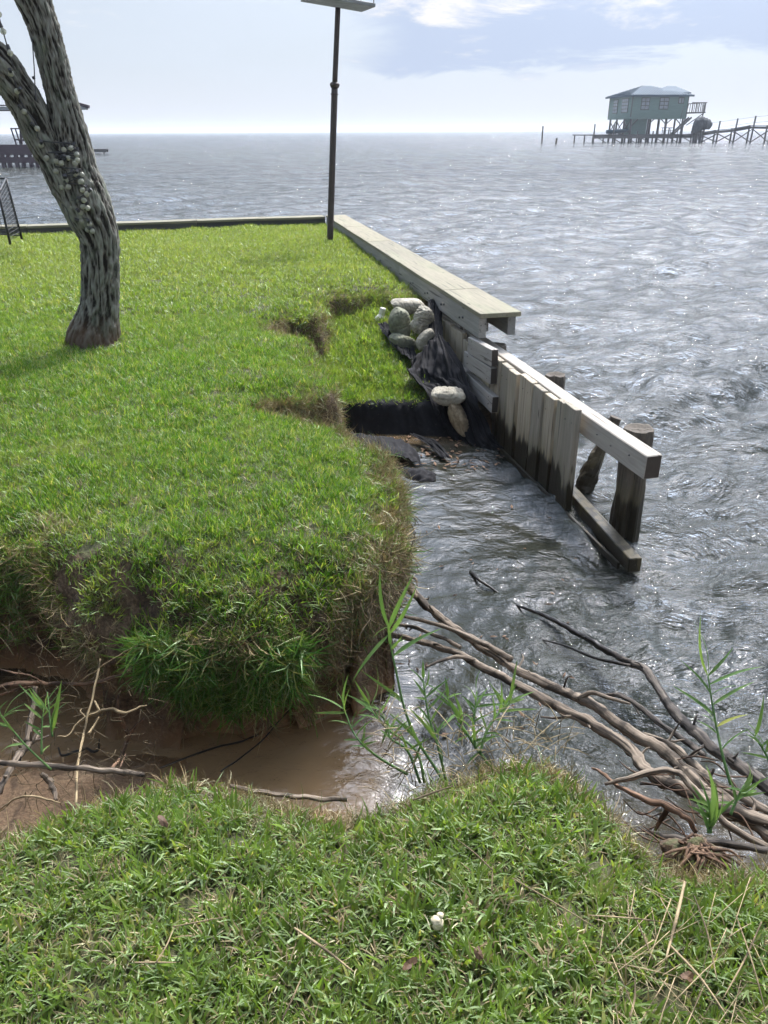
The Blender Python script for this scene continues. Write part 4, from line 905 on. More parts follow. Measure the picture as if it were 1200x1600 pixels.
# ================================================================== pole with tray
def pole():
    b0 = Q(515, 377, 13.2); j = Q(523, 132, 13.2); t = Q(528, 12, 13.2)
    e = empty('tall_pole', b0, 'slender rusty brown two-piece pole carrying a flat box near the wall corner', 'pole')
    tube('lower_tube', [b0 - Vector((0, 0, .1)), j], [.052, .048], M_darkmetal, e, n=12, m=14)
    tube('upper_tube', [j, t], [.040, .038], M_darkmetal, e, n=12, m=14)
    tube('collar', [j.lerp(b0, .02), j.lerp(b0, .005), j.lerp(t, .01), j.lerp(t, .03)], [.058, .072, .070, .05], M_darkmetal, e, n=12, m=14)
    tube('collar', [j.lerp(b0, .055), j.lerp(b0, .062)], [.058, .056], M_darkmetal, e, n=5, m=14)
    f = empty('pole_top_box', t, 'grey flat tray with a dark box and wire rail on top of the pole', 'bird house')
    c = Q(528, 2, 13.2); ax = Vector((.93, .37, 0)); bx = Vector((-.37, .93, 0))
    beam('tray', c - ax * .47 + Vector((0, 0, .03)), c + ax * .47 - Vector((0, 0, .06)), .56, .045, M_tray, f, .004)
    beam('box', c - ax * .30 + Vector((0, 0, .17)), c + ax * .25 + Vector((0, 0, .13)), .42, .22, M_darkmetal, f, .006)
    for s in (-1, 1):
        for k in (-1, 1):
            p = c + ax * .45 * s + bx * .26 * k - Vector((0, 0, .045 * s)); tube('rail_post', [p, p + Vector((0, 0, .16))], [.007, .007], M_tray, f, n=3, m=6)
        p = c + ax * .45 * s - Vector((0, 0, .045 * s)) + Vector((0, 0, .15)); tube('rail', [p - bx * .27, p + bx * .27], [.007, .007], M_tray, f, n=3, m=6)
    for k in (-1, 1):
        q = c + bx * .26 * k + Vector((0, 0, .15)); tube('rail', [q - ax * .46 + Vector((0, 0, .045)), q + ax * .46 - Vector((0, 0, .045))], [.007, .007], M_tray, f, n=3, m=6)
pole()
# ================================================================== wire fence panel, left
def fence():
    Y0, Y1 = 13.1, 12.2; a0, a1 = Q(2, 372, Y1), Q(2, 372, Y1)
    bl, tl = Q(15, 376, 11.3), Q(-2, 302, 11.3); br, tr = Q(33, 368, 11.9), Q(9, 279, 11.9)
    e = empty('wire_fence_panel', bl, 'black wire mesh panel leaning at the left edge before the far seawall', 'fence')
    far_b, far_t = Q(-70, 362, 13.4), Q(-80, 274, 13.4)
    for a, b_ in ((bl, tl), (br, tr)): tube('post', [a - Vector((0, 0, .05)), b_], [.018, .018], M_wirefence, e, n=4, m=8)
    tube('top_rail', [tl, tr], [.012, .012], M_wirefence, e, n=4, m=8); tube('top_rail', [tr, far_t], [.014, .014], M_wirefence, e, n=4, m=8); tube('bottom_rail', [br, far_b], [.01, .01], M_wirefence, e, n=4, m=6)
    bm = bmesh.new(); V, Fc = [], []
    def bar(p, q):
        v, f = tube_data([p, q], [.0035, .0035], 2, 4); n0 = len(V); V.extend(v.tolist()); Fc.extend([tuple(n0 + k for k in g) for g in f])
    bm.free()
    for (A, B_, C_, D) in ((bl, tl, br, tr), (br, tr, far_b, far_t)):
        for k in range(1, 14): t = k / 14; bar(A.lerp(B_, t), C_.lerp(D, t))
        for k in range(1, 12): t = k / 12; bar(A.lerp(C_, t), B_.lerp(D, t))
    o = mesh('wire_mesh', V, Fc, M_wirefence, e); o['kind'] = 'stuff'
fence()

def flotsam():
    V, Fc = [], []; rs4 = np.random.RandomState(8)
    for k in range(240):
        if k < 170: u, v = rs4.uniform(560, 790), rs4.uniform(682, 735)
        else: u, v = rs4.uniform(560, 900), rs4.uniform(760, 1180)
        c = P(u, v, WZ + .012); a = rs4.uniform(0, 6.28); l = rs4.uniform(.008, .03) * (1.3 if k < 170 else 1); w_ = l * rs4.uniform(.15, .5); d = Vector((math.cos(a), math.sin(a), rs4.normal() * .1)); e_ = Vector((-math.sin(a), math.cos(a), 0)); n0 = len(V)
        for p in (c - d * l, c - e_ * w_, c + d * l, c + e_ * w_, c + Vector((0, 0, .006))): V.append(p)
        Fc += [(n0, n0 + 1, n0 + 4), (n0 + 1, n0 + 2, n0 + 4), (n0 + 2, n0 + 3, n0 + 4), (n0 + 3, n0, n0 + 4)]
    ob = mesh('flotsam', V, Fc, M_twig); tag(ob, 'bits of brown debris floating on the pool', kind='stuff')
flotsam()
# ================================================================== driftwood branches and roots
G_dr = 'driftwood branches across the channel'
def branch(pts, rad, mat, label, twigs=(), name='driftwood_branch', group=G_dr, m=14, bump=.34, jit=.006, cat='branch', knots=0):
    """pts: world points; rad in metres"""
    n = max(24, int(sum((Vector(b) - Vector(a)).length for a, b in zip(pts, pts[1:])) * 70))
    c = catmull([list(p) for p in pts], len(pts) * 4); s = random.random() * 50
    t = np.arange(len(c)); j = np.stack([pn(t * .45 + s, 1., 1.), pn(t * .45 + s, 5., 2.), pn(t * .45 + s, 9., 3.)], -1) * jit * np.minimum(1, np.minimum(t, t[::-1]) / 3)[:, None]
    r = np.interp(np.linspace(0, 1, len(c)), np.linspace(0, 1, len(rad)), rad) * (1 + .16 * pn(t * .8 + s, 3., 4.))
    V, Fc = tube_data(c + j, r * .88, n, m, bump=bump, bs=16, seed=s)
    o = mesh(name, V, Fc, mat, smooth=True); tubeco(o, V, n, m); o = center_origin(o); tag(o, label, cat, group)
    if max(rad) > .017:
        for k in range(7):
            i = int(random.uniform(.12, .9) * (len(c) - 1)); p = Vector(c[i]); d = Vector((random.gauss(0, 1), random.gauss(0, 1), abs(random.gauss(0, .7)))).normalized(); l = random.uniform(.03, .07)
            off = o.location
            tube('side_twig', [p - off * 0, p + d * (r[i] + l * .6), p + d * (r[i] + l) + Vector((random.gauss(0, .012), 0, random.gauss(0, .012)))], [.006, .0045, .002], mat, o, n=8, m=6, bump=.3)
    for q in twigs:
        tube('side_twig', q[0], q[1], mat, o, n=22, m=7, bump=.3, bs=14, seed=random.random() * 9)
    return o
def PZ(l): return [P(u, v, z) for u, v, z in l]
branch(PZ([(622, 872, -.50), (632, 905, -.52), (660, 940, -.55), (700, 975, -.57), (750, 1008, -.58), (800, 1042, -.57), (860, 1072, -.55), (920, 1098, -.53), (980, 1140, -.50), (1045, 1180, -.47), (1110, 1240, -.42), (1215, 1310, -.36)]),
       [.016, .024, .023, .022, .023, .024, .025, .026, .029], M_drift, 'longest grey branch curving up onto the bank edge with a hooked tip',
       [(PZ([(640, 900, -.52), (650, 905, -.50), (652, 915, -.49)]), [.010, .007, .003]), (PZ([(905, 1092, -.53), (925, 1082, -.48), (950, 1090, -.46), (985, 1100, -.44)]), [.012, .010, .008, .004])])
branch(PZ([(560, 948, -.50), (605, 958, -.50), (655, 968, -.50), (710, 985, -.52), (760, 1008, -.54), (800, 1030, -.55)]), [.007, .009, .010, .012, .014, .016], M_drift, 'slim pale branch running from the bank into the longest branch')
branch(PZ([(535, 985, -.55), (590, 990, -.55), (640, 998, -.56), (700, 1015, -.57), (760, 1045, -.58), (830, 1082, -.57), (880, 1108, -.56), (940, 1140, -.53), (985, 1170, -.50), (1010, 1205, -.46), (1060, 1230, -.42), (1130, 1262, -.38), (1215, 1290, -.34)]),
       [.008, .013, .017, .021, .023, .024, .024, .026, .027, .028], M_drift, 'thick two-toned branch lying below the longest one, joining it at the lower right',
       [(PZ([(738, 1030, -.56), (715, 1026, -.52), (690, 1032, -.50), (666, 1042, -.50)]), [.010, .009, .007, .005]), (PZ([(900, 1118, -.58), (870, 1122, -.66), (845, 1120, -.72)]), [.007, .006, .003])])
branch(PZ([(560, 975, -.52), (620, 975, -.54), (680, 992, -.56), (720, 1012, -.56)]), [.008, .009, .010, .010], M_drift, 'thin grey branch leaving the bank between two larger branches')
branch(PZ([(805, 945, -.905), (850, 962, -.87), (900, 988, -.84), (950, 1018, -.80), (1005, 1045, -.74), (1025, 1070, -.70), (1060, 1120, -.62), (1110, 1165, -.54), (1160, 1200, -.47), (1225, 1250, -.40)]),
       [.008, .014, .017, .020, .022, .023, .024, .026, .026], M_driftwet, 'dark wet branch rising from the open water towards the right edge',
       [(PZ([(985, 1040, -.76), (930, 1028, -.84), (880, 1008, -.885), (830, 996, -.905)]), [.009, .008, .006, .004])])
branch(PZ([(735, 893, -.895), (748, 905, -.875), (762, 915, -.885), (782, 929, -.91)]), [.014, .011, .010, .005], M_driftwet, 'short black stick stub poking out of the pool', m=10)
branch(PZ([(940, 1088, -.62), (965, 1085, -.58), (1000, 1105, -.55), (1030, 1130, -.52), (1060, 1150, -.50), (1100, 1180, -.46)]), [.008, .012, .013, .014, .013, .012], M_driftwet, 'knotty black branch wedged between the two right-hand branches',
       [(PZ([(960, 1085, -.58), (985, 1095, -.56), (1000, 1118, -.56)]), [.007, .006, .003])])
branch(PZ([(975, 1140, -.52), (1040, 1160, -.49), (1090, 1200, -.45), (1150, 1262, -.38), (1210, 1300, -.35)]), [.010, .014, .017, .018, .018], M_drift, 'branch splitting off the longest one and running beside it to the right edge')
branch(PZ([(1000, 1148, -.5), (1060, 1190, -.45), (1120, 1225, -.40), (1215, 1275, -.36)]), [.006, .010, .013, .014], M_drift, 'thin grey branch on top of the bundle at the right edge')
branch(PZ([(945, 1225, -.34), (985, 1215, -.30), (1035, 1203, -.28), (1065, 1212, -.28), (1090, 1240, -.30), (1140, 1290, -.33), (1200, 1325, -.36)]), [.006, .010, .012, .012, .012, .012, .011], M_drift, 'arched brown branch nearest the grass at the lower right')
branch(PZ([(925, 1200, -.42), (945, 1210, -.38), (965, 1228, -.34), (1000, 1245, -.31), (1045, 1262, -.29), (1070, 1275, -.29), (1088, 1300, -.33)]), [.004, .007, .008, .011, .013, .012, .008], M_twig, 'brown crooked root arching over the wet gap at the lower right',
       [(PZ([(1045, 1262, -.29), (1030, 1285, -.38), (1022, 1302, -.45)]), [.009, .007, .004])], name='crooked_root', group=None, cat='root')
branch(PZ([(1010, 1300, -.42), (1060, 1312, -.38), (1130, 1318, -.36), (1210, 1330, -.34)]), [.010, .012, .013, .012], M_driftwet, 'dark log lowest in the tangle beside the root ball')
branch(PZ([(1000, 1225, -.5), (1050, 1228, -.48), (1120, 1250, -.44), (1200, 1262, -.42)]), [.004, .006, .007, .007], M_driftwet, 'thin dark twig crossing beneath the branch bundle')
def fine_twigs():
    V, Fc = [], []
    for k in range(26):
        u0 = random.uniform(960, 1150); v0 = random.uniform(1170, 1310); z = -.42 + random.uniform(-.05, .06)
        v, f = tube_data(PZ([(u0, v0, z), (u0 + 30, v0 + random.uniform(-10, 30), z + .03), (u0 + random.uniform(50, 90), v0 + random.uniform(0, 60), z)]), [.0015, .0032, .0022], 16, 5); n0 = len(V); V.extend(v.tolist()); Fc.extend([tuple(n0 + q for q in g) for g in f])
    o = mesh('fine_twigs', V, Fc, M_twig, smooth=True); tag(o, 'fine brown twigs caught in the branch tangle at the lower right', kind='stuff')
fine_twigs()
# roots coming out of the bank at the centre, going down to the water
G_rt = 'roots hanging out of the bank'
for pts, rad, lab in (
    ([(590, 985, -.48), (565, 1000, -.55), (540, 1030, -.66), (515, 1060, -.76), (500, 1085, -.84), (484, 1122, -.92)], [.009, .010, .010, .008, .006, .004], 'pale forked root reaching down into the muddy water from the branch base'),
    ([(580, 1000, -.5), (550, 1012, -.58), (530, 1035, -.64), (516, 1055, -.72)], [.010, .010, .008, .004], 'thick short brown root curling below the branch base'),
    ([(560, 988, -.48), (525, 985, -.50), (518, 1010, -.58), (512, 1030, -.66)], [.005, .005, .004, .003], 'thin root looping off the bank corner'),
    ([(610, 1000, -.56), (600, 1020, -.66), (606, 1040, -.78)], [.006, .004, .003], 'short dark root dangling under the branches'),
    ([(640, 985, -.60), (650, 978, -.56), (660, 990, -.66)], [.004, .004, .002], 'tiny hooked root by the pool edge'),
    ([(505, 960, -.30), (503, 1020, -.55), (508, 1090, -.85)], [.004, .0035, .003], 'straight thin root hanging plumb from the bank corner'),
    ([(440, 1048, -.60), (480, 1046, -.60), (525, 1052, -.62)], [.003, .0035, .003], 'upper thin reddish root stretched level along the bank foot'),
    ([(380, 1060, -.66), (450, 1052, -.66), (530, 1058, -.66)], [.003, .0035, .003], 'lower thin reddish root stretched level along the bank foot')):
    branch(PZ(pts), rad, M_twig, lab, name='bank_root', group=G_rt, m=7, cat='root', jit=.008)
# left side: sticks, roots and stalks above the muddy water
def L(u, v, z): return P(u / 4.615, 960 + v / 4.615, z)
G_l = 'sticks and roots at the left bank'
def left(pts, rad, lab, mat=M_twig, m=8, tw=()):
    return branch([L(*p) for p in pts], rad, mat, lab, name='dry_stick', group=G_l, m=m, jit=.005, cat='stick', twigs=[([L(*p) for p in q], r) for q, r in tw])
left([(-120, 1060, -.22), (0, 1068, -.22), (200, 1085, -.22), (420, 1098, -.22), (650, 1115, -.20), (850, 1135, -.16), (1030, 1155, -.10)], [.010, .010, .011, .011, .011, .010, .008], 'long pale stick lying level over the roots at the lower left', M_drift, tw=[([(330, 1090, -.22), (360, 1120, -.24), (410, 1118, -.25)], [.004, .003, .002]), ([(560, 1105, -.22), (600, 1060, -.2), (620, 1055, -.19)], [.003, .002, .001])])
branch(PZ([(360, 1228, -.05), (400, 1237, -.10), (450, 1243, -.14), (500, 1248, -.16), (542, 1249, -.17)]), [.006, .008, .008, .009, .007], M_drift, 'pale stick end jutting from the grass over the muddy water', name='dry_stick', group=G_l, cat='stick')
left([(725, 320, -.28), (700, 450, -.33), (640, 700, -.42), (600, 880, -.46), (560, 1090, -.42), (548, 1360, -.40)], [.004, .005, .0055, .005, .005, .005], 'thin upright brown stalk crossing the long pale stick', M_straw, 6)
left([(255, 520, -.5), (240, 640, -.55), (215, 800, -.60), (195, 920, -.62)], [.012, .014, .016, .014], 'stout upright broken stick at the far left', M_drift)
left([(290, 860, -.55), (230, 920, -.50), (160, 980, -.46), (110, 1060, -.40), (40, 1180, -.38), (-20, 1300, -.36)], [.008, .012, .018, .016, .012, .010], 'thick slanting stick passing under the long pale stick', M_drift)
left([(-60, 545, -.55), (60, 510, -.54), (180, 498, -.53), (330, 495, -.52), (480, 500, -.52), (640, 500, -.50), (800, 460, -.48), (920, 425, -.46)], [.012, .014, .013, .010, .008, .009, .010, .006], 'long dark root running level under the bank overhang', M_twig)
left([(-40, 600, -.60), (60, 560, -.58), (180, 530, -.56), (300, 500, -.54)], [.005, .006, .006, .004], 'slim root slanting below the overhang at the far left')
left([(0, 395, -.4), (120, 425, -.42), (220, 440, -.44), (300, 490, -.48)], [.004, .005, .004, .003], 'upper thin root at the far left under the turf')
left([(560, 495, -.5), (720, 385, -.4), (900, 270, -.3), (1040, 200, -.25)], [.003, .003, .003, .002], 'fine straight root slanting up into the bank', M_straw, 5)
left([(1035, 755, -.62), (985, 800, -.66), (935, 860, -.70), (905, 940, -.74), (870, 1030, -.66), (810, 1110, -.5)], [.006, .008, .010, .010, .008, .006], 'reddish forked root standing in the mud', tw=[([(925, 860, -.7), (880, 770, -.62), (855, 680, -.56), (850, 600, -.52), (870, 550, -.5)], [.008, .007, .006, .005, .003]), ([(905, 1010, -.62), (880, 1070, -.5), (855, 1120, -.4)], [.004, .003, .003])])
left([(415, 880, -.52), (500, 870, -.52), (545, 800, -.5), (620, 740, -.48), (720, 700, -.46), (800, 685, -.46), (900, 710, -.46), (1000, 670, -.46), (1060, 655, -.46)], [.003, .004, .005, .006, .007, .009, .006, .004, .002], 'tangled pale root with many side fibres in front of the muddy bank', M_straw, 8,
     [([(720, 700, -.46), (690, 640, -.44), (680, 620, -.44)], [.005, .004, .002]), ([(800, 685, -.46), (800, 760, -.5), (880, 770, -.5)], [.005, .004, .003]), ([(620, 740, -.48), (580, 700, -.47), (590, 680, -.47)], [.003, .003, .002]), ([(640, 860, -.5), (680, 800, -.49), (715, 740, -.47)], [.006, .004, .003])])
left([(420, 960, -.78), (450, 1020, -.80), (540, 990, -.80), (620, 970, -.80), (700, 990, -.80), (715, 900, -.80)], [.004, .006, .007, .007, .007, .003], 'black wet root lying in the muddy water', M_driftwet, 7)
left([(0, 1410, -.35), (90, 1340, -.30), (200, 1310, -.28), (330, 1330, -.28), (430, 1360, -.26)], [.003, .004, .004, .004, .003], 'thin arched root above the dark hole at the lower left', M_straw, 6)
left([(300, 1150, -.45), (350, 1200, -.48), (390, 1270, -.5), (405, 1340, -.5)], [.010, .012, .010, .007], 'short grey stub beneath the long pale stick', M_drift)
left([(60, 1140, -.45), (20, 1200, -.46), (0, 1290, -.47)], [.010, .012, .010], 'reddish root end at the lower left corner of the channel')
branch(PZ([(250, 1200, -.72), (330, 1170, -.83), (400, 1150, -.88), (450, 1110, -.85), (495, 1062, -.7)]), [.004, .005, .005, .004, .003], M_driftwet, 'long dark root trailing through the muddy water from the bank', name='dry_stick', group=G_l, cat='root', m=6)
branch(PZ([(345, 1205, -.75), (400, 1165, -.86), (470, 1090, -.82)]), [.004, .004, .003], M_driftwet, 'second dark root trailing beside the first in the muddy water', name='dry_stick', group=G_l, cat='root', m=6)
rs2 = np.random.RandomState(21)
def fibres():
    """hair-fine rootlets nobody could count"""
    V, Fc = [], []
    def add(pts, r):
        v, f = tube_data(pts, r, 7, 4, cap=False); n0 = len(V); V.extend(v.tolist()); Fc.extend([tuple(n0 + k for k in g) for g in f])
    for k in range(210):
        u = rs2.uniform(10, 250); v = rs2.uniform(1040, 1260); z = -.30 - .4 * rs2.uniform(); p = P(u, v, z)
        d = Vector((rs2.normal(), rs2.normal() * .5, rs2.normal() - .4)).normalized() * rs2.uniform(.03, .10)
        add([p, p + d * .5 + Vector((rs2.normal() * .012, 0, rs2.normal() * .012)), p + d + Vector((0, 0, -.02))], [.0016, .0013, .0008])
    for k in range(190):
        u = rs2.uniform(440, 620); v = rs2.uniform(930, 1040); z = -.30 - .3 * rs2.uniform(); p = P(u, v, z)
        d = Vector((rs2.normal() * .5, -abs(rs2.normal()) * .3, -abs(rs2.normal()))).normalized() * rs2.uniform(.04, .12)
        add([p, p + d * .5 + Vector((rs2.normal() * .012, 0, 0)), p + d], [.0014, .0012, .0007])
    for k in range(150):
        u = rs2.uniform(30, 480); z = -.15 - .4 * rs2.uniform(); p = Vector((rs2.uniform(-1.6, .05), rs2.uniform(2.60, 2.72), z))
        d = Vector((rs2.normal() * .5, -abs(rs2.normal()) * .3, -abs(rs2.normal()) - .3)).normalized() * rs2.uniform(.04, .14)
        add([p, p + d * .5 + Vector((rs2.normal() * .012, 0, 0)), p + d], [.0014, .0012, .0007])
    for k in range(300):
        t = rs2.uniform(); u = 628 - 40 * t + rs2.normal() * 10; v = 800 + 150 * t + rs2.normal() * 18; p = P(u, v, -.04 - .34 * rs2.uniform() ** 1.5)
        d = Vector((rs2.normal() * .5 + .25, rs2.normal() * .3 - .2, -abs(rs2.normal()) - .3)).normalized() * rs2.uniform(.05, .14)
        add([p, p + d * .5 + Vector((rs2.normal() * .016, rs2.normal() * .01, 0)), p + d], [.0026, .0021, .001])
    for k in range(160):
        u = rs2.uniform(590, 618); v = rs2.uniform(715, 800); p = P(u, v, -.05 - .25 * rs2.uniform())
        d = Vector((rs2.normal() * .5 + .2, rs2.normal() * .3, -abs(rs2.normal()) - .3)).normalized() * rs2.uniform(.05, .14)
        add([p, p + d * .5 + Vector((rs2.normal() * .016, 0, 0)), p + d], [.0026, .0021, .001])
    o = mesh('rootlets', V, Fc, M_straw, smooth=True); tag(o, 'fine dry rootlets on the bank faces and in the channel', kind='stuff')
fibres()
# ================================================================== root ball on the lower right shore
def rootball():
    c = P(1085, 1335, -.20); e = empty('root_ball', c, 'brown torn root ball with a tuft of reed on the lower right shore', 'root ball')
    bm = bmesh.new(); bmesh.ops.create_icosphere(bm, subdivisions=4, radius=1)
    for v in bm.verts:
        q = v.co.copy(); k = 1 + .35 * float(pn(q.x * 2, q.y * 2, q.z * 2)) + .18 * float(pn(q.x * 7, q.y * 7, q.z * 7)); v.co = Vector((q.x * .085 * k, q.y * .06 * k, q.z * .06 * k))
    bmobj('soil_core', bm, M_soil, e, True, Matrix.Translation(c - Vector((0, 0, .03))))
    for k in range(46):
        a = rs2.uniform(-2.9, .4); l = rs2.uniform(.07, .17); p0 = c + Vector((rs2.normal() * .02, rs2.normal() * .02, .03))
        d = Vector((math.cos(a) * l, math.sin(a) * l * .5, -rs2.uniform(.03, .12)))
        o = tube('rootlet', [p0, p0 + d * .5 + Vector((0, 0, .02)), p0 + d], [.005, .004, .0018], M_twig, e, n=9, m=5)
    return e
rootball()
# ================================================================== reeds
def leaf_obj(base, tip, w, parent, name='leaf', sag=.12, mat=None, tint=None, n=9, curl=0):
    base, tip = Vector(base), Vector(tip); L_ = (tip - base).length; d = (tip - base).normalized()
    view = (camo.location - base).normalized(); side = d.cross(Vector((random.gauss(0, .35), random.gauss(0, .35) - .4, 1))).normalized()
    if side.length < .1: side = d.cross(view).normalized()
    up = side.cross(d).normalized(); V = []; C = []; tn = random.uniform(.1, .8) if tint is None else tint
    for i in range(n + 1):
        t = i / n; ww = w * (min(1, t * 4 + .25) * (1 - t ** 2.2) ** .9) * .5; p = base + d * L_ * t + up * (sag * L_ * math.sin(t * math.pi) * .6)
        sv = (side + up * curl * math.sin(t * 5) ).normalized()
        V += [p - sv * ww + up * ww * .35, p, p + sv * ww + up * ww * .35]; C += [(tn, max(t, .6), 0, 1)] * 3
    Fc = []
    for i in range(n): a = i * 3; Fc += [(a, a + 1, a + 4, a + 3), (a + 1, a + 2, a + 5, a + 4)]
    o = mesh(name, V, np.array(Fc), mat or M_reed, parent, smooth=True)
    ca = o.data.color_attributes.new('tint', 'FLOAT_COLOR', 'POINT'); ca.data.foreach_set('color', np.array(C, dtype=np.float32).ravel()); return o
def stem_obj(pts, r, parent, name='stem', mat=None):
    o = tube(name, pts, r, mat or M_reed, parent, n=max(8, len(pts) * 5), m=7)
    ca = o.data.color_attributes.new('tint', 'FLOAT_COLOR', 'POINT'); n = len(o.data.vertices); ca.data.foreach_set('color', np.array([(.25, .8, 0, 1)] * n, dtype=np.float32).ravel()); return o
G_re = 'young reeds on the near shore'
def reed(stalk, leaves, label, r0=.0045, w=.013, group=G_re):
    pts = [Q(*p) for p in stalk]; e = empty('reed', pts[0], label, 'reed', group)
    stem_obj(pts, np.linspace(r0, r0 * .45, len(pts)), e)
    c = [Vector(q) for q in catmull([list(p) for p in pts], 60)]
    for k in range(5):                                          # small extra leaves along the stalk
        i = int(random.uniform(.25, .9) * 59); bp = c[i]; sx = random.choice((-1, 1)); dd = Vector((sx * random.uniform(.5, 1), random.uniform(-.4, .4), random.uniform(.3, 1.2))).normalized()
        leaf_obj(bp, bp + dd * random.uniform(.05, .11), w * .6, e)
    for i, (b, t, ww) in enumerate(leaves):
        # nearest stalk point to the leaf base in the picture plane gives its distance
        bp = min(c, key=lambda p: (p - Q(b[0], b[1], p.y)).length); Yb = bp.y; dy = random.uniform(-.06, .06)
        leaf_obj(bp, Q(t[0], t[1], Yb + dy), w * .85 * ww, e, tint=.95 if len(t) > 2 else None)
    return e
def Z8(x, y): return (450 + x / 3, 780 + y / 3)
def z8(l, Y0, Y1):
    n = len(l); return [(*Z8(*p), Y0 + (Y1 - Y0) * i / max(1, n - 1)) for i, p in enumerate(l)]
def lv(*a): return [(Z8(*b), Z8(*t), w) for b, t, w in a]
reed(z8([(745, 1345), (690, 1260), (600, 1120), (545, 980), (505, 800), (480, 680), (470, 590)], 1.66, 1.95),
     lv(((472, 600), (432, 308), 1.35), ((474, 605), (592, 345), 1.2), ((482, 630), (604, 408), 1.15), ((482, 600), (395, 655), .9), ((430, 640), (298, 862), 1.0), ((505, 740), (722, 605), 1.2), ((520, 945), (340, 800), .8), ((500, 680), (465, 560), .9), ((590, 1110), (470, 1000), .8), ((590, 1110), (470, 1000), .8), ((640, 1180), (560, 1010), .8)),
     'tallest green reed leaning left with broad spreading leaves over the channel', .005, .015)
reed(z8([(640, 1330), (600, 1180), (470, 1080), (400, 1000), (380, 960)], 1.72, 1.98), lv(((390, 965), (310, 845), 1.0), ((400, 1000), (310, 940), .9), ((440, 960), (410, 760), .8), ((385, 970), (330, 1000), .8), ((430, 1040), (320, 1010), .8), ((470, 1075), (440, 1150), .8), ((470, 1075), (485, 1020), .7), ((520, 930), (440, 990), .7), ((400, 950), (350, 870), .8), ((440, 1010), (500, 860), .7)), 'slender reed bending far to the left with many narrow leaves')
reed(z8([(560, 1290), (440, 1220), (350, 1150), (300, 1080), (262, 980)], 1.75, 2.0), lv(((262, 985), (90, 915), 1.0), ((262, 1003), (118, 1003), .9), ((290, 1060), (185, 1042), .8), ((330, 1130), (258, 1130), .7), ((262, 975), (285, 815), 1.0), ((285, 1010), (292, 880), .8), ((262, 970), (222, 895), .8), ((355, 1165), (290, 1160), .7), ((350, 1145), (362, 1040), .8), ((300, 1080), (330, 980), .7)), 'leftmost reed stalk with its leaves spread over the muddy water')
reed(z8([(1010, 1325), (900, 1190), (840, 1100), (810, 1050), (760, 960), (745, 920)], 1.68, 1.9), lv(((808, 1050), (742, 925), 1.6), ((812, 1055), (775, 905), 1.2), ((745, 930), (735, 830), 1.0), ((750, 930), (815, 910), .7), ((790, 1010), (720, 1080), .8), ((870, 1150), (860, 1010), .9), ((905, 1185), (830, 1260), .8), ((870, 1150), (940, 1060), .9), ((890, 1160), (980, 1100), .8), ((850, 1110), (770, 1150), .8)), 'bright green reed rising at the middle of the reed group', .005, .014)
reed(z8([(900, 1190), (930, 1090), (975, 1020), (1010, 975), (1040, 950)], 1.72, 1.9), lv(((985, 1000), (1000, 860), .9), ((1010, 975), (1075, 860), .8), ((1030, 955), (1110, 935), .8), ((1000, 1000), (1180, 985), .8), ((985, 1040), (1060, 1045), .7), ((960, 1030), (955, 910), .8), ((1035, 950), (1160, 900), .8), ((985, 870), (1075, 750), 1.0), ((975, 990), (1060, 920), .7), ((920, 1100), (1000, 1100), .7), ((930, 1090), (890, 980), .7)), 'reed leaning right towards the driftwood branches')
reed(z8([(880, 1170), (870, 1060), (880, 960), (885, 900)], 1.72, 1.86), lv(((882, 905), (905, 790), .9), ((880, 950), (820, 870), .8), ((876, 990), (940, 880), .8), ((872, 1010), (830, 940), .8), ((870, 1050), (950, 1010), .8), ((870, 1060), (800, 1000), .7)), 'short upright reed behind the middle of the reed group')
reed(z8([(740, 1320), (700, 1150), (660, 1020), (640, 900), (632, 830)], 1.70, 1.9), lv(((634, 840), (632, 752), .9), ((640, 890), (660, 790), .8), ((645, 920), (585, 840), .8), ((655, 980), (720, 890), .7), ((665, 1040), (600, 960), .7), ((690, 1110), (750, 1020), .8), ((700, 1150), (660, 1010), .7), ((640, 940), (590, 930), .7), ((740, 1120), (560, 970), 1.1), ((760, 1240), (680, 1110), 1.0)), 'pale thin reed standing between the tallest and the bright green ones')
reed(z8([(620, 1330), (560, 1180), (480, 1120), (475, 1060), (455, 1050)], 1.70, 1.88), lv(((475, 1060), (440, 1150), .9), ((478, 1080), (520, 1000), .7), ((480, 1120), (430, 1080), .7), ((560, 1180), (520, 1080), .7), ((590, 1240), (640, 1110), .8)), 'low reed at the foot of the left-leaning ones')
def Z1(x, y): return (700 + x / 2.4, 860 + y / 2.4)
def z1(l, Y0, Y1):
    n = len(l); return [(*Z1(*p), Y0 + (Y1 - Y0) * i / max(1, n - 1)) for i, p in enumerate(l)]
def lv1(*a): return [(Z1(*b), Z1(*t[:2]) + tuple(t[2:]), w) for b, t, w in a]
reed(z1([(1060, 880), (1030, 770), (1010, 680), (990, 570), (975, 470)], 1.42, 1.62), lv1(((973, 465), (917, 262), 1.0), ((970, 430), (948, 240), .9), ((980, 455), (1070, 363), .9), ((985, 500), (1182, 435), .9), ((995, 580), (1150, 492), .9), ((980, 535), (868, 408), .8), ((997, 620), (842, 508), 1.0), ((1010, 662), (1127, 615, 1), 1.0)), 'tall thin reed at the right with one yellowing leaf', .004, .012)
reed(z1([(980, 1060), (985, 1000), (985, 940)], 1.30, 1.34), lv1(((985, 1050), (965, 800), 1.2), ((985, 1050), (1000, 860), 1.1), ((980, 1050), (940, 850), 1.0), ((985, 1050), (1030, 890), .9), ((975, 1060), (915, 905), .8), ((985, 1010), (1085, 925), .8), ((980, 1040), (925, 960), .8), ((990, 1040), (1010, 930), .9)), 'bushy green reed tuft growing from the root ball', .006, .016)
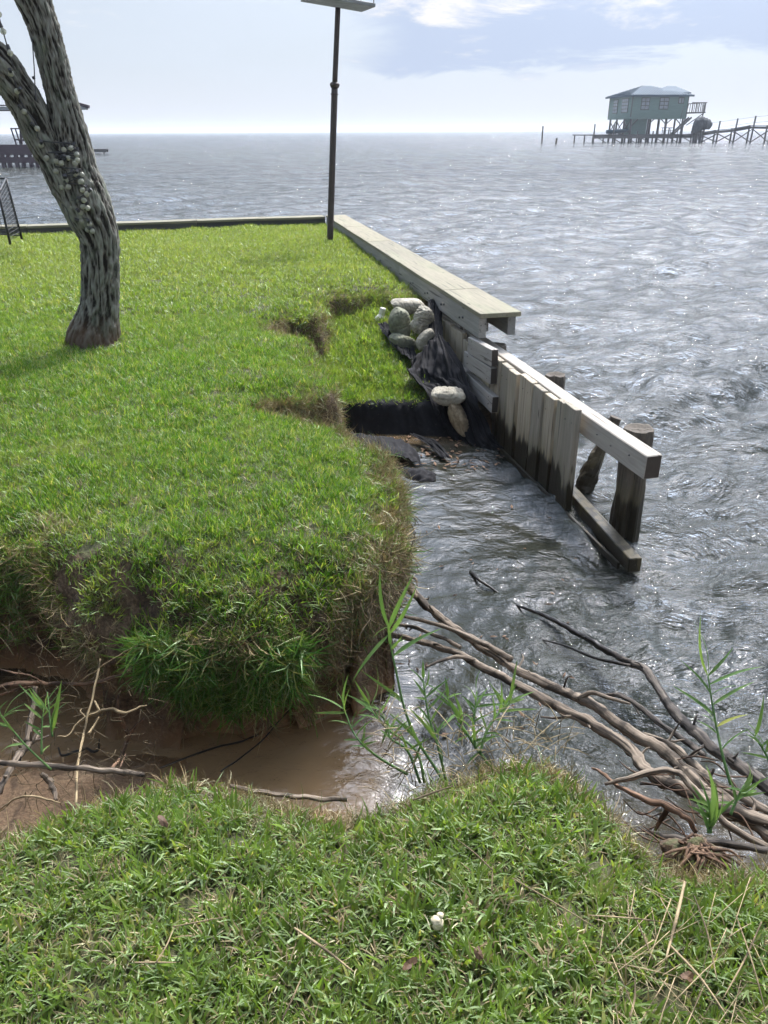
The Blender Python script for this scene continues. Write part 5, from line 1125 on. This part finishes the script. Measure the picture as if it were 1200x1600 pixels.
reed(z1([(1060, 990), (1085, 930), (1110, 880)], 1.36, 1.42), lv1(((1110, 880), (1120, 790), 1.0), ((1095, 910), (1175, 850), .9), ((1090, 920), (1160, 900), .9), ((1080, 940), (1060, 860), .8), ((1100, 900), (1140, 830), .9)), 'short reed beside the root ball at the right edge', .004, .013)
reed(z1([(1215, 820), (1190, 760), (1150, 700)], 1.5, 1.56), lv1(((1150, 700), (1125, 650), .8), ((1190, 760), (1215, 640), .8), ((1185, 740), (1140, 680), .8), ((1195, 600), (1185, 540), 1.)), 'reed cut off by the right edge of the view', .004, .012)
# left reed stalks
def reedL(stalk, leaves, label):
    n = len(stalk); reed([(x / 4.615, 960 + y / 4.615, 1.62 + .15 * i / n) for i, (x, y) in enumerate(stalk)], [((b[0] / 4.615, 960 + b[1] / 4.615), (t[0] / 4.615, 960 + t[1] / 4.615), w) for b, t, w in leaves], label, .003, .011, 'reeds at the left edge')
reedL([(370, 1120), (200, 960), (80, 820), (20, 740), (-20, 700)], [((180, 930), (0, 1000), 1.3), ((30, 745), (235, 525), .9), ((60, 810), (-10, 790), 1.), ((20, 740), (200, 640), .5), ((5, 730), (-5, 560), 1.), ((20, 750), (210, 690), .5)], 'reed stalk slanting in from the left edge')
reedL([(300, 1010), (300, 860), (310, 720), (330, 640)], [((310, 665), (205, 530), 1.1), ((305, 750), (172, 640), .9), ((300, 870), (235, 825), .8), ((290, 1000), (365, 940), .9), ((310, 815), (420, 820), .8)], 'upright reed with short opposite leaves at the left')
reedL([(380, 880), (360, 760), (350, 640), (340, 560)], [((350, 840), (445, 470), 1.5), ((372, 875), (440, 590), 1.4), ((350, 700), (350, 560), .8)], 'hanging pair of broad green blades at the left')
# dry twiggy litter between the reeds
def litter():
    V, Fc = [], []
    def add(pts, r):
        v, f = tube_data(pts, r, 5, 4, cap=False); n0 = len(V); V.extend(v.tolist()); Fc.extend([tuple(n0 + k for k in g) for g in f])
    for k in range(150):
        u = rs2.uniform(590, 880); v = rs2.uniform(1120, 1240); p = Q(u, v, rs2.uniform(1.66, 1.86)); l = rs2.uniform(.04, .13)
        d = Vector((rs2.normal(), rs2.normal() * .4, abs(rs2.normal()) * .8)).normalized() * l; add([p, p + d * .5 + Vector((0, 0, .01)), p + d], [.0016, .0014, .0008])
    o = mesh('dry_litter', V, Fc, M_straw, smooth=True); tag(o, 'dry twiggy litter among the reed stalks', kind='stuff')
litter()
# ================================================================== dry stems lying on the near lawn
G_st = 'dry stems lying on the near lawn'
def stem(u0, v0, u1, v1, label, r=.0028, h=.05):
    a, b_ = P(u0, v0, h), P(u1, v1, h + random.uniform(-.02, .02)); mid = a.lerp(b_, .5) + Vector((random.gauss(0, .003), random.gauss(0, .003), random.uniform(0, .008)))
    V, Fc = tube_data([a, mid, b_], [r * .8, r, r * .5], 12, 6); o = mesh('straw', V, Fc, M_straw, smooth=True); center_origin(o); tag(o, label, 'straw', G_st)
stem(460, 1450, 552, 1518, 'single straight straw in the middle of the near lawn', .0032)
stem(1070, 1378, 1040, 1500, 'thick straw below the root ball pointing away from the viewer', .0038)
stem(1048, 1478, 1135, 1586, 'long straw running to the lower right below the root ball', .003)
stem(243, 1505, 272, 1448, 'thin straw standing up at the left of the near lawn', .0018); stem(210, 1504, 275, 1504, 'short level straw at the left of the near lawn', .002)
stem(440, 1595, 470, 1530, 'short straw at the lower middle of the near lawn', .002); stem(270, 1448, 355, 1432, 'thin greenish straw slanting at the left of the near lawn', .0016)
stem(645, 1250, 708, 1228, 'short straw on the turf edge below the reeds', .003); stem(770, 1360, 712, 1310, 'straw on the turf at the middle right', .002); stem(800, 1372, 935, 1452, 'faint long straw left of the straw heap', .0018)
rs3 = np.random.RandomState(33)
def straw_heap():
    V, Fc = [], []
    for k in range(75):
        u = rs3.uniform(900, 1205); v = rs3.uniform(1370, 1600); a = rs3.choice([1.2, 2.0, .8, -.7, 1.6, .5]) + rs3.normal() * .25; l = rs3.uniform(30, 150); h = rs3.uniform(.03, .06)
        a0, b0 = P(u, v, h), P(u + math.cos(a) * l, v + math.sin(a) * l * .9, h + rs3.normal() * .012); r_ = rs3.uniform(.0005, .0012)
        q, f = tube_data([a0, a0.lerp(b0, .5) + Vector((0, 0, rs3.uniform(0, .006))), b0], [r_, r_, r_ * .6], 5, 5); n0 = len(V); V.extend(q.tolist()); Fc.extend([tuple(n0 + j for j in g) for g in f])
    o = mesh('straw_litter', V, Fc, M_straw, smooth=True); tag(o, 'loose pale straw scattered over the grass at the lower right', kind='stuff')
straw_heap()
for (a, b, c, d, lab, r_) in ((1085, 1400, 1120, 1530, 'straw running down the right side of the heap', .002), (1190, 1440, 1130, 1560, 'straw slanting down left near the right edge', .002), (1020, 1500, 975, 1400, 'straw crossing the left part of the heap', .0018), (920, 1430, 1050, 1442, 'level straw at the top left of the heap', .0016), (985, 1590, 992, 1530, 'short upright straw at the bottom of the heap', .0022), (1150, 1430, 1200, 1595, 'long straw nearest the right edge of the heap', .0018)):
    stem(a, b, c, d, lab, r_, .06)
def mushroom():
    c = P(683, 1446, .045); e = empty('white_fungus', c, 'small white lumpy mushroom in the near grass', 'mushroom')
    for i, (dx, dy, dz, r) in enumerate(((0, 0, .0, .010), (.004, -.002, .011, .0105), (-.003, -.004, .022, .011), (.006, .004, .027, .008), (-.002, .004, -.012, .007))):
        bm = bmesh.new(); bmesh.ops.create_icosphere(bm, subdivisions=3, radius=r)
        for v in bm.verts: v.co *= 1 + .22 * float(pn(v.co.x * 160, v.co.y * 160, v.co.z * 160 + i)); v.co.z *= .8
        bmobj('lobe', bm, M_fungus, e, True, Matrix.Translation(c + Vector((dx, dy, dz))))
mushroom()
def leaf_litter():
    for (u, v, s, col, lab) in ((640, 1506, .016, 'red', 'small red-brown fallen leaf in the near grass left of centre'), (255, 1283, .018, 'o', 'small orange-brown leaf on the turf edge at the left'), (748, 1490, .014, 'p', 'pale dead leaf near the mushroom'), (1075, 1526, .018, 'r', 'red-brown dead leaf under the straw heap')):
        c = P(u, v, .06); rnd = Euler((random.uniform(-.5, .5), random.uniform(-.5, .5), random.uniform(0, 6))).to_matrix()
        V = [(0, 0, 0)]; n = 10
        for k in range(n): a = k / n * 2 * math.pi; r = s * (1 + .25 * random.uniform(-1, 1)); V.append((r * math.cos(a), r * .55 * math.sin(a), .004 * math.sin(2 * a)))
        o = mesh('fallen_leaf', [rnd @ Vector(p) for p in V], [(0, 1 + k, 1 + (k + 1) % n) for k in range(n)], M_leaf, smooth=False, world_mat=Matrix.Translation(c))
        so = o.modifiers.new('t', 'SOLIDIFY'); so.thickness = .0008; tag(o, lab, 'leaf', 'fallen leaves')
M_leaf = simple('dead_leaf', (.12, .065, .03), (.06, .032, .016), s=60, rough=.7)
leaf_litter()
# ================================================================== stilt house on the bay
def stilt_house():
    Yh = 185.0; mpp = (Yh * math.cos(R(PITCH)) + 1.1) / F
    c0 = Q(985, 183, Yh); c0b = Q(979, 218, Yh)
    zb = Q(985, 183, Yh).z + .0; zt = Q(986, 150, Yh).z; a = R(8.0); X = Vector((math.cos(a), math.sin(a), 0)); Yv = Vector((-math.sin(a), math.cos(a), 0))
    L1, L2 = 12.6, 12.0; o0 = Vector((c0.x, Yh, 0))
    def W(x, y, z): return o0 + X * x + Yv * y + Vector((0, 0, z))
    e = empty('stilt_house', W(L1 / 2, L2 / 2, WZ), 'sage green house with a hipped metal roof raised on stilts over the bay', 'house')
    def box(name, x0, x1, y0, y1, z0, z1, mat, par=e, bev=0.0):
        bm = bmesh.new(); bmesh.ops.create_cube(bm, size=1)
        for v in bm.verts: v.co = Vector(((x0 + x1) / 2 + v.co.x * (x1 - x0), (y0 + y1) / 2 + v.co.y * (y1 - y0), (z0 + z1) / 2 + v.co.z * (z1 - z0)))
        return bmobj(name, bm, mat, par, False, Matrix.Translation(o0) @ Matrix.Rotation(a, 4, 'Z'))
    box('wall', 0, L1, 0, .25, zb, zt, M_siding); box('wall', 0, .25, .25, L2, zb, zt, M_siding); box('wall', L1 - .25, L1, .25, L2, zb, zt, M_siding); box('wall', .25, L1 - .25, L2 - .25, L2, zb, zt, M_siding)
    box('floor_slab', -.05, L1 + .05, -.05, L2 + .05, zb - .35, zb - .02, M_siding)
    for x0, y0 in ((-.06, -.06), (L1 - .12, -.06), (-.06, L2 - .12)): box('corner_trim', x0, x0 + .18, y0, y0 + .18, zb, zt, M_trim)
    # hipped roof with a lower wing at the right
    ov = .75; zr = Q(999, 134, Yh + 6).z; hx = L1 * .40
    def roofmesh(x0, x1, y0, y1, z, xr0, xr1, yr, zr_, name):
        th = .22; V = [W(x0, y0, z), W(x1, y0, z), W(x1, y1, z), W(x0, y1, z), W(xr0, yr, zr_), W(xr1, yr, zr_), W(x0, y0, z - th), W(x1, y0, z - th), W(x1, y1, z - th), W(x0, y1, z - th)]
        o = mesh(name, V, [(0, 1, 5, 4), (1, 2, 5), (2, 3, 4, 5), (3, 0, 4), (0, 6, 7, 1), (1, 7, 8, 2), (2, 8, 9, 3), (3, 9, 6, 0), (9, 8, 7, 6)], M_roof, e); return o
    r = roofmesh(-ov, L1 + ov, -ov, L2 + ov, zt + .22, L1 * .36, L1 * .52, L2 / 2, zr, 'roof')
    r2 = roofmesh(L1 * .52, L1 + ov + .25, 1.2, L2 * .8, zt + .75, L1 * .78, L1 * .93, L2 * .42, zt + 2.1, 'roof'); r2['label'] = 'lower wing roof'
    for k in range(1, 24):
        t = k / 24; x = -ov + (L1 + 2 * ov) * t; y1 = -ov; xr = min(max(x, L1 * .36), L1 * .52)
        f = (x + ov) / (L1 * .36 + ov) if x < L1 * .36 else ((L1 + ov - x) / (L1 + ov - L1 * .52) if x > L1 * .52 else 1)
        tube('roof_rib', [W(x, y1, zt + .25), W(x, y1 + f * (L2 / 2 + ov), zt + .25 + f * (zr - zt - .22))], [.045, .045], M_roof, r, n=2, m=4)
    for k in range(1, 20):
        t = k / 20; y = -ov + (L2 + 2 * ov) * t; f = 1 - abs(2 * t - 1)
        tube('roof_rib', [W(-ov, y, zt + .25), W(-ov + f * (L1 * .36 + ov), y, zt + .25 + f * (zr - zt - .22))], [.045, .045], M_roof, r, n=2, m=4)
    box('fascia', -ov - .04, L1 + ov + .04, -ov - .06, -ov, zt - .12, zt + .24, M_roof); box('fascia', -ov - .06, -ov, -ov, L2 + ov, zt - .12, zt + .24, M_roof)
    # windows: right-hand face has two tall and one small, left-hand face has two tall
    H = zt - zb
    def window(face, p0, p1, z0, z1, nx, nz):
        if face == 'x': w = box('window', p0, p1, -.09, -.02, z0, z1, M_trim)
        else: w = box('window', -.09, -.02, p0, p1, z0, z1, M_trim)
        g = .13; dx = (p1 - p0 - g * (nx + 1)) / nx; dz = (z1 - z0 - g * (nz + 1)) / nz
        for i in range(nx):
            for k in range(nz):
                a0 = p0 + g + i * (dx + g); b0 = z0 + g + k * (dz + g)
                if face == 'x': box('pane', a0, a0 + dx, -.12, -.10, b0, b0 + dz, M_glasspale, w)
                else: box('pane', -.12, -.10, a0, a0 + dx, b0, b0 + dz, M_glasspale, w)
    window('x', 2.0, 3.9, zb + H * .34, zb + H * .93, 2, 3); window('x', 6.1, 8.2, zb + H * .36, zb + H * .94, 2, 3); window('x', 10.3, 11.6, zb + H * .64, zb + H * .94, 2, 1)
    window('y', 1.7, 5.0, zb + H * .22, zb + H * .92, 3, 4); window('y', 7.2, 9.6, zb + H * .20, zb + H * .90, 2, 4)
    # stilts and braces
    for iy, y in enumerate((.5, 4, 8, L2 - .4)):
        for ix, x in enumerate((.5, 4.4, 8.4, L1 - .4)):
            tube('stilt', [W(x, y, WZ - 1.5), W(x, y, zb - .3)], [.24, .22], M_farwood, e, n=3, m=8)
    for (x0, x1, z0, z1, y) in ((.5, 1.9, zb - 1.8, zb - .4, .4), (12.2, 10.6, zb - 1.8, zb - .4, .4), (8.4, 7.2, zb - 1.4, zb - .4, .4), (8.4, 9.6, zb - 1.4, zb - .4, .4), (4.4, 5.6, zb - 1.4, zb - .4, .4)):
        beam('brace', W(x0, y, z0), W(x1, y, z1), .15, .16, M_farwood, e, 0)
    for (y0, y1) in ((.5, 4), (4, 8), (8, 11.6)):
        beam('brace', W(.4, y0, 1.0), W(.4, y1, zb - .6), .14, .15, M_farwood, e, 0); beam('brace', W(.4, y1, 1.0), W(.4, y0, zb - .6), .14, .15, M_farwood, e, 0)
    zd = Q(985, 210, Yh).z
    st = box('storage_room', 1.2, 4.6, 1.5, 5.6, zd, zb - .35, M_siding); st['label'] = 'enclosed store room between the stilts'
    # deck with joists
    dk = box('deck', -8.8, L1 + 3.5, -2.4, 10, zd - .2, zd, M_farwood)
    box('deck_beam', -8.8, L1 + 3.5, -2.5, -2.3, zd - .75, zd - .2, M_farwood)
    for x in (-8.6, -4.3): 
        for y in (-2.2, 3, 9): tube('deck_post', [W(x, y, WZ - 1.5), W(x, y, zd + (2.0 if y < 0 else 0))], [.17, .15], M_farwood, e, n=3, m=7)
    for x in (1, 4.5, 8, 11, 14.4): tube('deck_post', [W(x, -2.3, WZ - 1.5), W(x, -2.3, zd + random.uniform(.2, 1.3))], [.17, .15], M_farwood, e, n=3, m=7)
    for x in np.arange(-8, 15, 3.2):
        beam('deck_brace', W(x, -2.35, zd - .5), W(x + 2.2, -2.35, WZ + .1), .12, .14, M_farwood, e, 0)
    # stair up to the house and balcony
    s0, s1 = W(9.3, -1.3, zd), W(12.9, -1.3, zb - .1)
    for dy in (-.6, .6): beam('stair_stringer', s0 + Yv * dy, s1 + Yv * dy, .12, .34, M_farwood, e, 0)
    for k in range(12): beam('stair_tread', s0.lerp(s1, (k + .5) / 12) - Yv * .6, s0.lerp(s1, (k + .5) / 12) + Yv * .6, .34, .06, M_farwood, e, 0)
    box('balcony_floor', L1, L1 + 3.3, -1.9, 6, zb + .9 - .2, zb + .9, M_farwood)
    for k in range(9): box('baluster', L1 + .2 + k * .36, L1 + .28 + k * .36, -1.85, -1.77, zb + .9, zb + 2.6, M_farwood)
    for k in range(8): box('baluster', L1 + 3.2, L1 + 3.28, -1.6 + k * .95, -1.5 + k * .95, zb + .9, zb + 2.6, M_farwood)
    box('balcony_rail', L1, L1 + 3.35, -1.9, -1.74, zb + 2.6, zb + 2.75, M_farwood); box('balcony_rail', L1 + 3.17, L1 + 3.33, -1.7, 6, zb + 2.6, zb + 2.75, M_farwood)
    for y in (-1.7, 5.8): tube('balcony_post', [W(L1 + 3.1, y, zb + 2.7), W(L1 + 2.2, y, WZ - 1)], [.13, .13], M_farwood, e, n=3, m=7)
    beam('brace', W(L1 + 3.1, -1.5, zb + .7), W(L1 - .4, -1.5, zb - 1.6), .14, .15, M_farwood, e, 0)
    tube('flag_pole', [W(9.9, -2.5, zd), W(10.4, -2.5, zb + 2.1)], [.07, .05], M_farwood, e, n=3, m=6)
    # gear under the house
    t = empty('white_boat', W(-3, 4, zd), 'small pale boat hull stored on the deck under the stilt house', 'boat')
    V = []; 
    for i in range(9):
        u = i / 8; w_ = .75 * math.sin(min(1, u * 1.6 + .35) * math.pi / 2) * (1 if u < .75 else (1 - u) / .25 + .02)
        for (s, z) in ((-1, .9), (-.8, .35), (0, .12), (.8, .35), (1, .9)): V.append(W(-4.5 + 5 * u, 1.2 + s * w_, zd + z + .25 * u * u))
    Fc = [(i * 5 + k, i * 5 + k + 1, i * 5 + k + 6, i * 5 + k + 5) for i in range(8) for k in range(4)]
    h = mesh('hull', V, Fc, M_roof, t, smooth=True); so = h.modifiers.new('t', 'SOLIDIFY'); so.thickness = .08
    for x in (-3.6, -1.4): beam('cradle', W(x, .2, zd + .1), W(x, 2.2, zd + .1), .15, .22, M_farwood, t, 0)
    b = empty('picnic_table', W(8.2, -.5, zd), 'dark table and bench on the deck under the stilt house', 'table')
    beam('table_top', W(7.3, -.5, zd + 1.25), W(9.4, -.5, zd + 1.25), 1.1, .12, M_farwood, b, 0)
    for x in (7.6, 9.1):
        for dy in (-.4, .4): beam('leg', W(x, -.5 + dy, zd), W(x, -.5 + dy, zd + 1.2), .12, .12, M_farwood, b, 0)
    for dy in (-1.2, .2): beam('bench', W(7.3, -.5 + dy - .0, zd + .7), W(9.4, -.5 + dy, zd + .7), .35, .08, M_farwood, b, 0)
    return zd
ZD = stilt_house()
def pier():
    pts = [(1062, 211, 184), (1084, 209, 181), (1098, 207.5, 179), (1121, 203.5, 176), (1148, 201, 173), (1176, 196, 170), (1204, 196.5, 167), (1240, 197, 163)]
    e = empty('ramp_pier', Q(1130, 222, 175), 'grey timber pier ramping up from the stilt house to the right edge', 'pier')
    P3 = [Q(*p) for p in pts]; wd = Vector((.35, 2.2, 0))
    for a, b_ in zip(P3, P3[1:]):
        beam('stringer', a - Vector((0, 0, .35)), b_ - Vector((0, 0, .35)), .18, .40, M_farwood, e, 0); beam('stringer', a + wd - Vector((0, 0, .35)), b_ + wd - Vector((0, 0, .35)), .18, .40, M_farwood, e, 0)
        n = 9
        for k in range(n):
            q = a.lerp(b_, (k + .5) / n); o = beam('deck_plank', q - wd * .08, q + wd * 1.08, (b_ - a).length / n * .9, .09, M_farwood, e, 0)
    posts = [(1062, 190), (1071, 192), (1097, 190), (1120, 189), (1148, 185), (1178, 181), (1206, 178)]
    prev = None
    for i, ((u, vt), a) in enumerate(zip(posts, P3)):
        base = Vector((a.x, a.y - .15, WZ - 1.5)); top = Q(u, vt, a.y - .15); top.x = a.x + (top.z - WZ) * .05
        tube('post', [base, top], [.19, .17], M_farwood, e, n=3, m=8); b2 = base + wd * 1.1; tube('post', [b2, Vector((b2.x, b2.y, a.z + .1))], [.19, .17], M_farwood, e, n=3, m=8)
        if prev is not None and i > 1:
            lo = WZ + .25
            beam('brace', Vector((prev.x, prev.y - .3, prev.z - .6)), Vector((a.x, a.y - .3, lo)), .12, .16, M_farwood, e, 0); beam('brace', Vector((prev.x, prev.y - .42, lo)), Vector((a.x, a.y - .42, a.z - .6)), .12, .16, M_farwood, e, 0)
        prev = a
    tops = [Q(u, vt + 2, a.y - .15) for (u, vt), a in zip(posts, P3)]
    for dz in (0.0, -1.0):
        tube('rope', [t + Vector((0, 0, dz)) for t in tops[1:]], [.02] * 6, M_farwood, e, n=30, m=4)
pier()
def lift():
    Yl = 178; e = empty('covered_boat_lift', Q(1095, 222, Yl), 'dark tarp-covered boat raised on a post lift beside the ramp pier', 'boat lift')
    a, b_ = Q(1083, 196, Yl), Q(1113, 196, Yl); V, Fc = [], []
    n, m = 26, 18
    for i in range(n):
        u = i / (n - 1); c = a.lerp(b_, u); 
        hh = np.interp(u, [0, .12, .35, .6, .85, 1], [.5, 1.5, 1.9, 1.6, 1.2, .5]); ww = np.interp(u, [0, .1, .6, 1], [.6, 1.3, 1.4, .1]); lowz = np.interp(u, [0, .2, .5, .8, 1], [-1.6, -.9, -.5, -.5, .2])
        for k in range(m):
            an = math.pi * k / (m - 1); zz = lowz + (hh - lowz) * math.sin(an) ** .7; V.append(c + Vector((.1 * float(pn(i * .4, k * .5, 1.)), math.cos(an) * ww, zz - .2 + .25 * float(pn(i * .35, k * .4, 7.)))))
    Fc = [(i * m + k, i * m + k + 1, (i + 1) * m + k + 1, (i + 1) * m + k) for i in range(n - 1) for k in range(m - 1)]
    Fc += [tuple(i * m for i in range(n)) + tuple(i * m + m - 1 for i in range(n - 1, -1, -1))]
    mesh('tarp', V, Fc, M_tarp, e, smooth=True)
    for u in (1084, 1088, 1094): q = Q(u, 218, Yl); tube('lift_post', [Vector((q.x, q.y, WZ - 1)), Q(u + 2, 196, Yl)], [.3, .28], M_farwood, e, n=3, m=8)
    q0, q1 = Q(1080, 206, Yl), Q(1100, 206, Yl); beam('lift_beam', q0, q1, .3, .35, M_farwood, e, 0)
lift()
def lone(u, vb, vt, Y, label, r=.17):
    b = Q(u, vb, Y); b.z = WZ - 1; t = Q(u + 1.5, vt, Y); V, Fc = tube_data([b, t], [r, r * .95], 8, 10, bump=.1); o = mesh('lone_piling', V, Fc, M_pile); center_origin(o); tag(o, label, 'piling', 'lone pilings off the house deck')
lone(847, 217, 197, 182, 'tall lone piling in the bay left of the stilt house'); lone(868.5, 221, 216, 175, 'short piling stub in the bay left of the stilt house', .2)
# ================================================================== pier shelter, left
def shelter():
    Y = 72.0; e = empty('pier_shelter', Q(40, 250, Y), 'open roofed pier shelter with purple-brown timber deck behind the tree', 'pier shelter')
    zd = Q(40, 228, Y).z; q = lambda u, v, dy=0.: Q(u, v, Y + dy)
    # hip roof, seen edge-on
    Rr = [q(-70, 167, -3.5), q(137, 166, -3.5), q(118, 160, 5.5), q(-60, 160, 5.5)]; zt = q(0, 132).z; r0 = Vector((q(-60, 132).x, Y + 1, zt)); r1 = Vector((q(62, 137).x, Y + 1, zt - .2))
    V = [*Rr, r0, r1]; V += [p - Vector((0, 0, .25)) for p in Rr]
    mesh('roof', V, [(0, 1, 5, 4), (1, 2, 5), (2, 3, 4, 5), (3, 0, 4), (0, 6, 7, 1), (1, 7, 8, 2), (2, 8, 9, 3), (3, 9, 6, 0), (9, 8, 7, 6)], M_tray, e)
    beam('eave_beam', q(-70, 169, -3.2), q(122, 168, -3.2), .2, .45, M_farpurple, e, 0); beam('eave_beam', q(122, 168, -3.2), q(112, 163, 5), .2, .4, M_farpurple, e, 0)
    beam('hip_board', q(100, 156, -3.0), q(139, 167, -3.6), .2, .22, M_farpurple, e, 0)
    for u in (-60, 122):
        tube('roof_post', [q(u, 167, -3), Vector((q(u + 6, 240, -3).x, Y - 3, WZ - 1))], [.14, .15], M_farpurple, e, n=3, m=8)
    tube('roof_post', [q(30, 166, 5), Vector((q(30, 240, 5).x, Y + 5, WZ - 1))], [.12, .12], M_farpurple, e, n=3, m=8)
    for k in range(22):
        a = q(-75 + k * 6.2, 227, -3.2); beam('deck_plank', Vector((a.x, Y - 3.3, zd)), Vector((a.x, Y + 3, zd)), .33, .08, M_farpurple, e, 0)
    beam('deck_beam', q(-75, 234, -3.3), q(58, 234, -3.3), .2, .75, M_farpurple, e, 0); beam('low_beam', q(-75, 250, -3.3), q(62, 250, -3.3), .2, .42, M_farpurple, e, 0)
    for u in (-60, -35, -14, 3, 12, 24, 34, 46, 56): a = q(u, 240, -3.2); beam('deck_post', Vector((a.x, a.y, WZ - 1)), Vector((a.x, a.y, zd)), .26, .26, M_farpurple, e, 0)
    a, b_ = Q(100, 232, 112.), Q(167, 231, 112.); a.z = b_.z = WZ + .55; w = empty('narrow_boardwalk', a.lerp(b_, .5), 'low narrow boardwalk just above the water right of the pier shelter', 'boardwalk')
    for dy in (-.4, .4): beam('stringer', a + Vector((0, dy, -.2)), b_ + Vector((0, dy, -.2)), .12, .3, M_farwood, w, 0)
    for k in range(18): p = a.lerp(b_, (k + .5) / 18); beam('deck_plank', p - Vector((0, .55, 0)), p + Vector((0, .55, 0)), .34, .07, M_farwood, w, 0)
    for t in (.05, .35, .65, .92): p = a.lerp(b_, t); tube('post', [Vector((p.x, p.y, WZ - 1)), p - Vector((0, 0, .1))], [.12, .12], M_farwood, w, n=3, m=7)
    # chair on the deck
    c = empty('deck_chair', Vector((q(32, 226, -2).x, Y - 2, zd)), 'slatted wooden chair standing on the pier shelter deck', 'chair')
    s = .0585; x0 = q(22, 226, -2).x; y0 = Y - 2
    def cb(x, y, z, x1, y1, z1, w=.09, h=.09, nm='leg'): beam(nm, (x0 + x, y0 + y, zd + z), (x0 + x1, y0 + y1, zd + z1), w, h, M_farpurple, c, 0)
    for yy in (0, .8): cb(.2, yy, 0, .0, yy, 1.35); cb(1.1, yy, 0, .65, yy, 1.7)
    cb(-.05, 0, 1.3, .9, 0, 1.3, nm='armrest'); cb(-.05, .8, 1.3, .9, .8, 1.3, nm='armrest'); cb(.1, .4, .5, .9, .4, .45, .8, .08, 'seat')
    for yy in (.1, .4, .7): cb(.85, yy, .5, .5, yy, 1.85, .16, .05, 'back_slat')
    cb(.12, 0, .5, 1.0, 0, .42, nm='seat_rail')
shelter()
# ================================================================== faint specks on the horizon
def rig(u, w, h, label):
    Y = 3600.; mpp = (Y * math.cos(R(PITCH))) / F; c = Q(u, 203, Y); x = c.x; e = empty('distant_platform', (x, Y, WZ), label, 'platform', 'distant platforms on the horizon')
    zz = WZ + 2 * mpp
    for dx in (-1, 1):
        for dy in (-6, 6): tube('leg', [(x + dx * w * mpp * .4, Y + dy, WZ - 2), (x + dx * w * mpp * .4, Y + dy, zz)], [.8, .8], M_farwood, e, n=2, m=6)
    beam('platform_deck', (x - w * mpp / 2, Y, zz), (x + w * mpp / 2, Y, zz), 14, 1.6, M_farwood, e, 0); beam('platform_house', (x - w * mpp * .2, Y, zz + h * mpp / 2), (x + w * mpp * .15, Y, zz + h * mpp / 2), 8, h * mpp, M_farwood, e, 0)
rig(426, 7, 1.3, 'tiny low platform on the horizon left of the tall pole'); rig(832, 9, 1.6, 'tiny low platform on the horizon left of the tall lone piling')
rig(667, 3, 1.6, 'tiny platform speck on the horizon right of the tall pole')

# ================================================================== haze over the bay
def haze():
    m = bpy.data.materials.new('bay_haze'); m.use_nodes = True; nt = m.node_tree; nt.nodes.clear()
    v = nt.nodes.new('ShaderNodeVolumePrincipled'); v.inputs['Color'].default_value = (.86, .92, 1, 1); v.inputs['Density'].default_value = .0004; v.inputs['Anisotropy'].default_value = .2
    out = nt.nodes.new('ShaderNodeOutputMaterial'); nt.links.new(v.outputs[0], out.inputs['Volume'])
    bm = bmesh.new(); bmesh.ops.create_cube(bm, size=1)
    for q in bm.verts: q.co = Vector((q.co.x * 25000, q.co.y * 25000, (-6 if q.co.z < 0 else 14.5)))
    o = bmobj('haze', bm, m); tag(o, 'thin pale haze over the bay', kind='stuff')
haze()
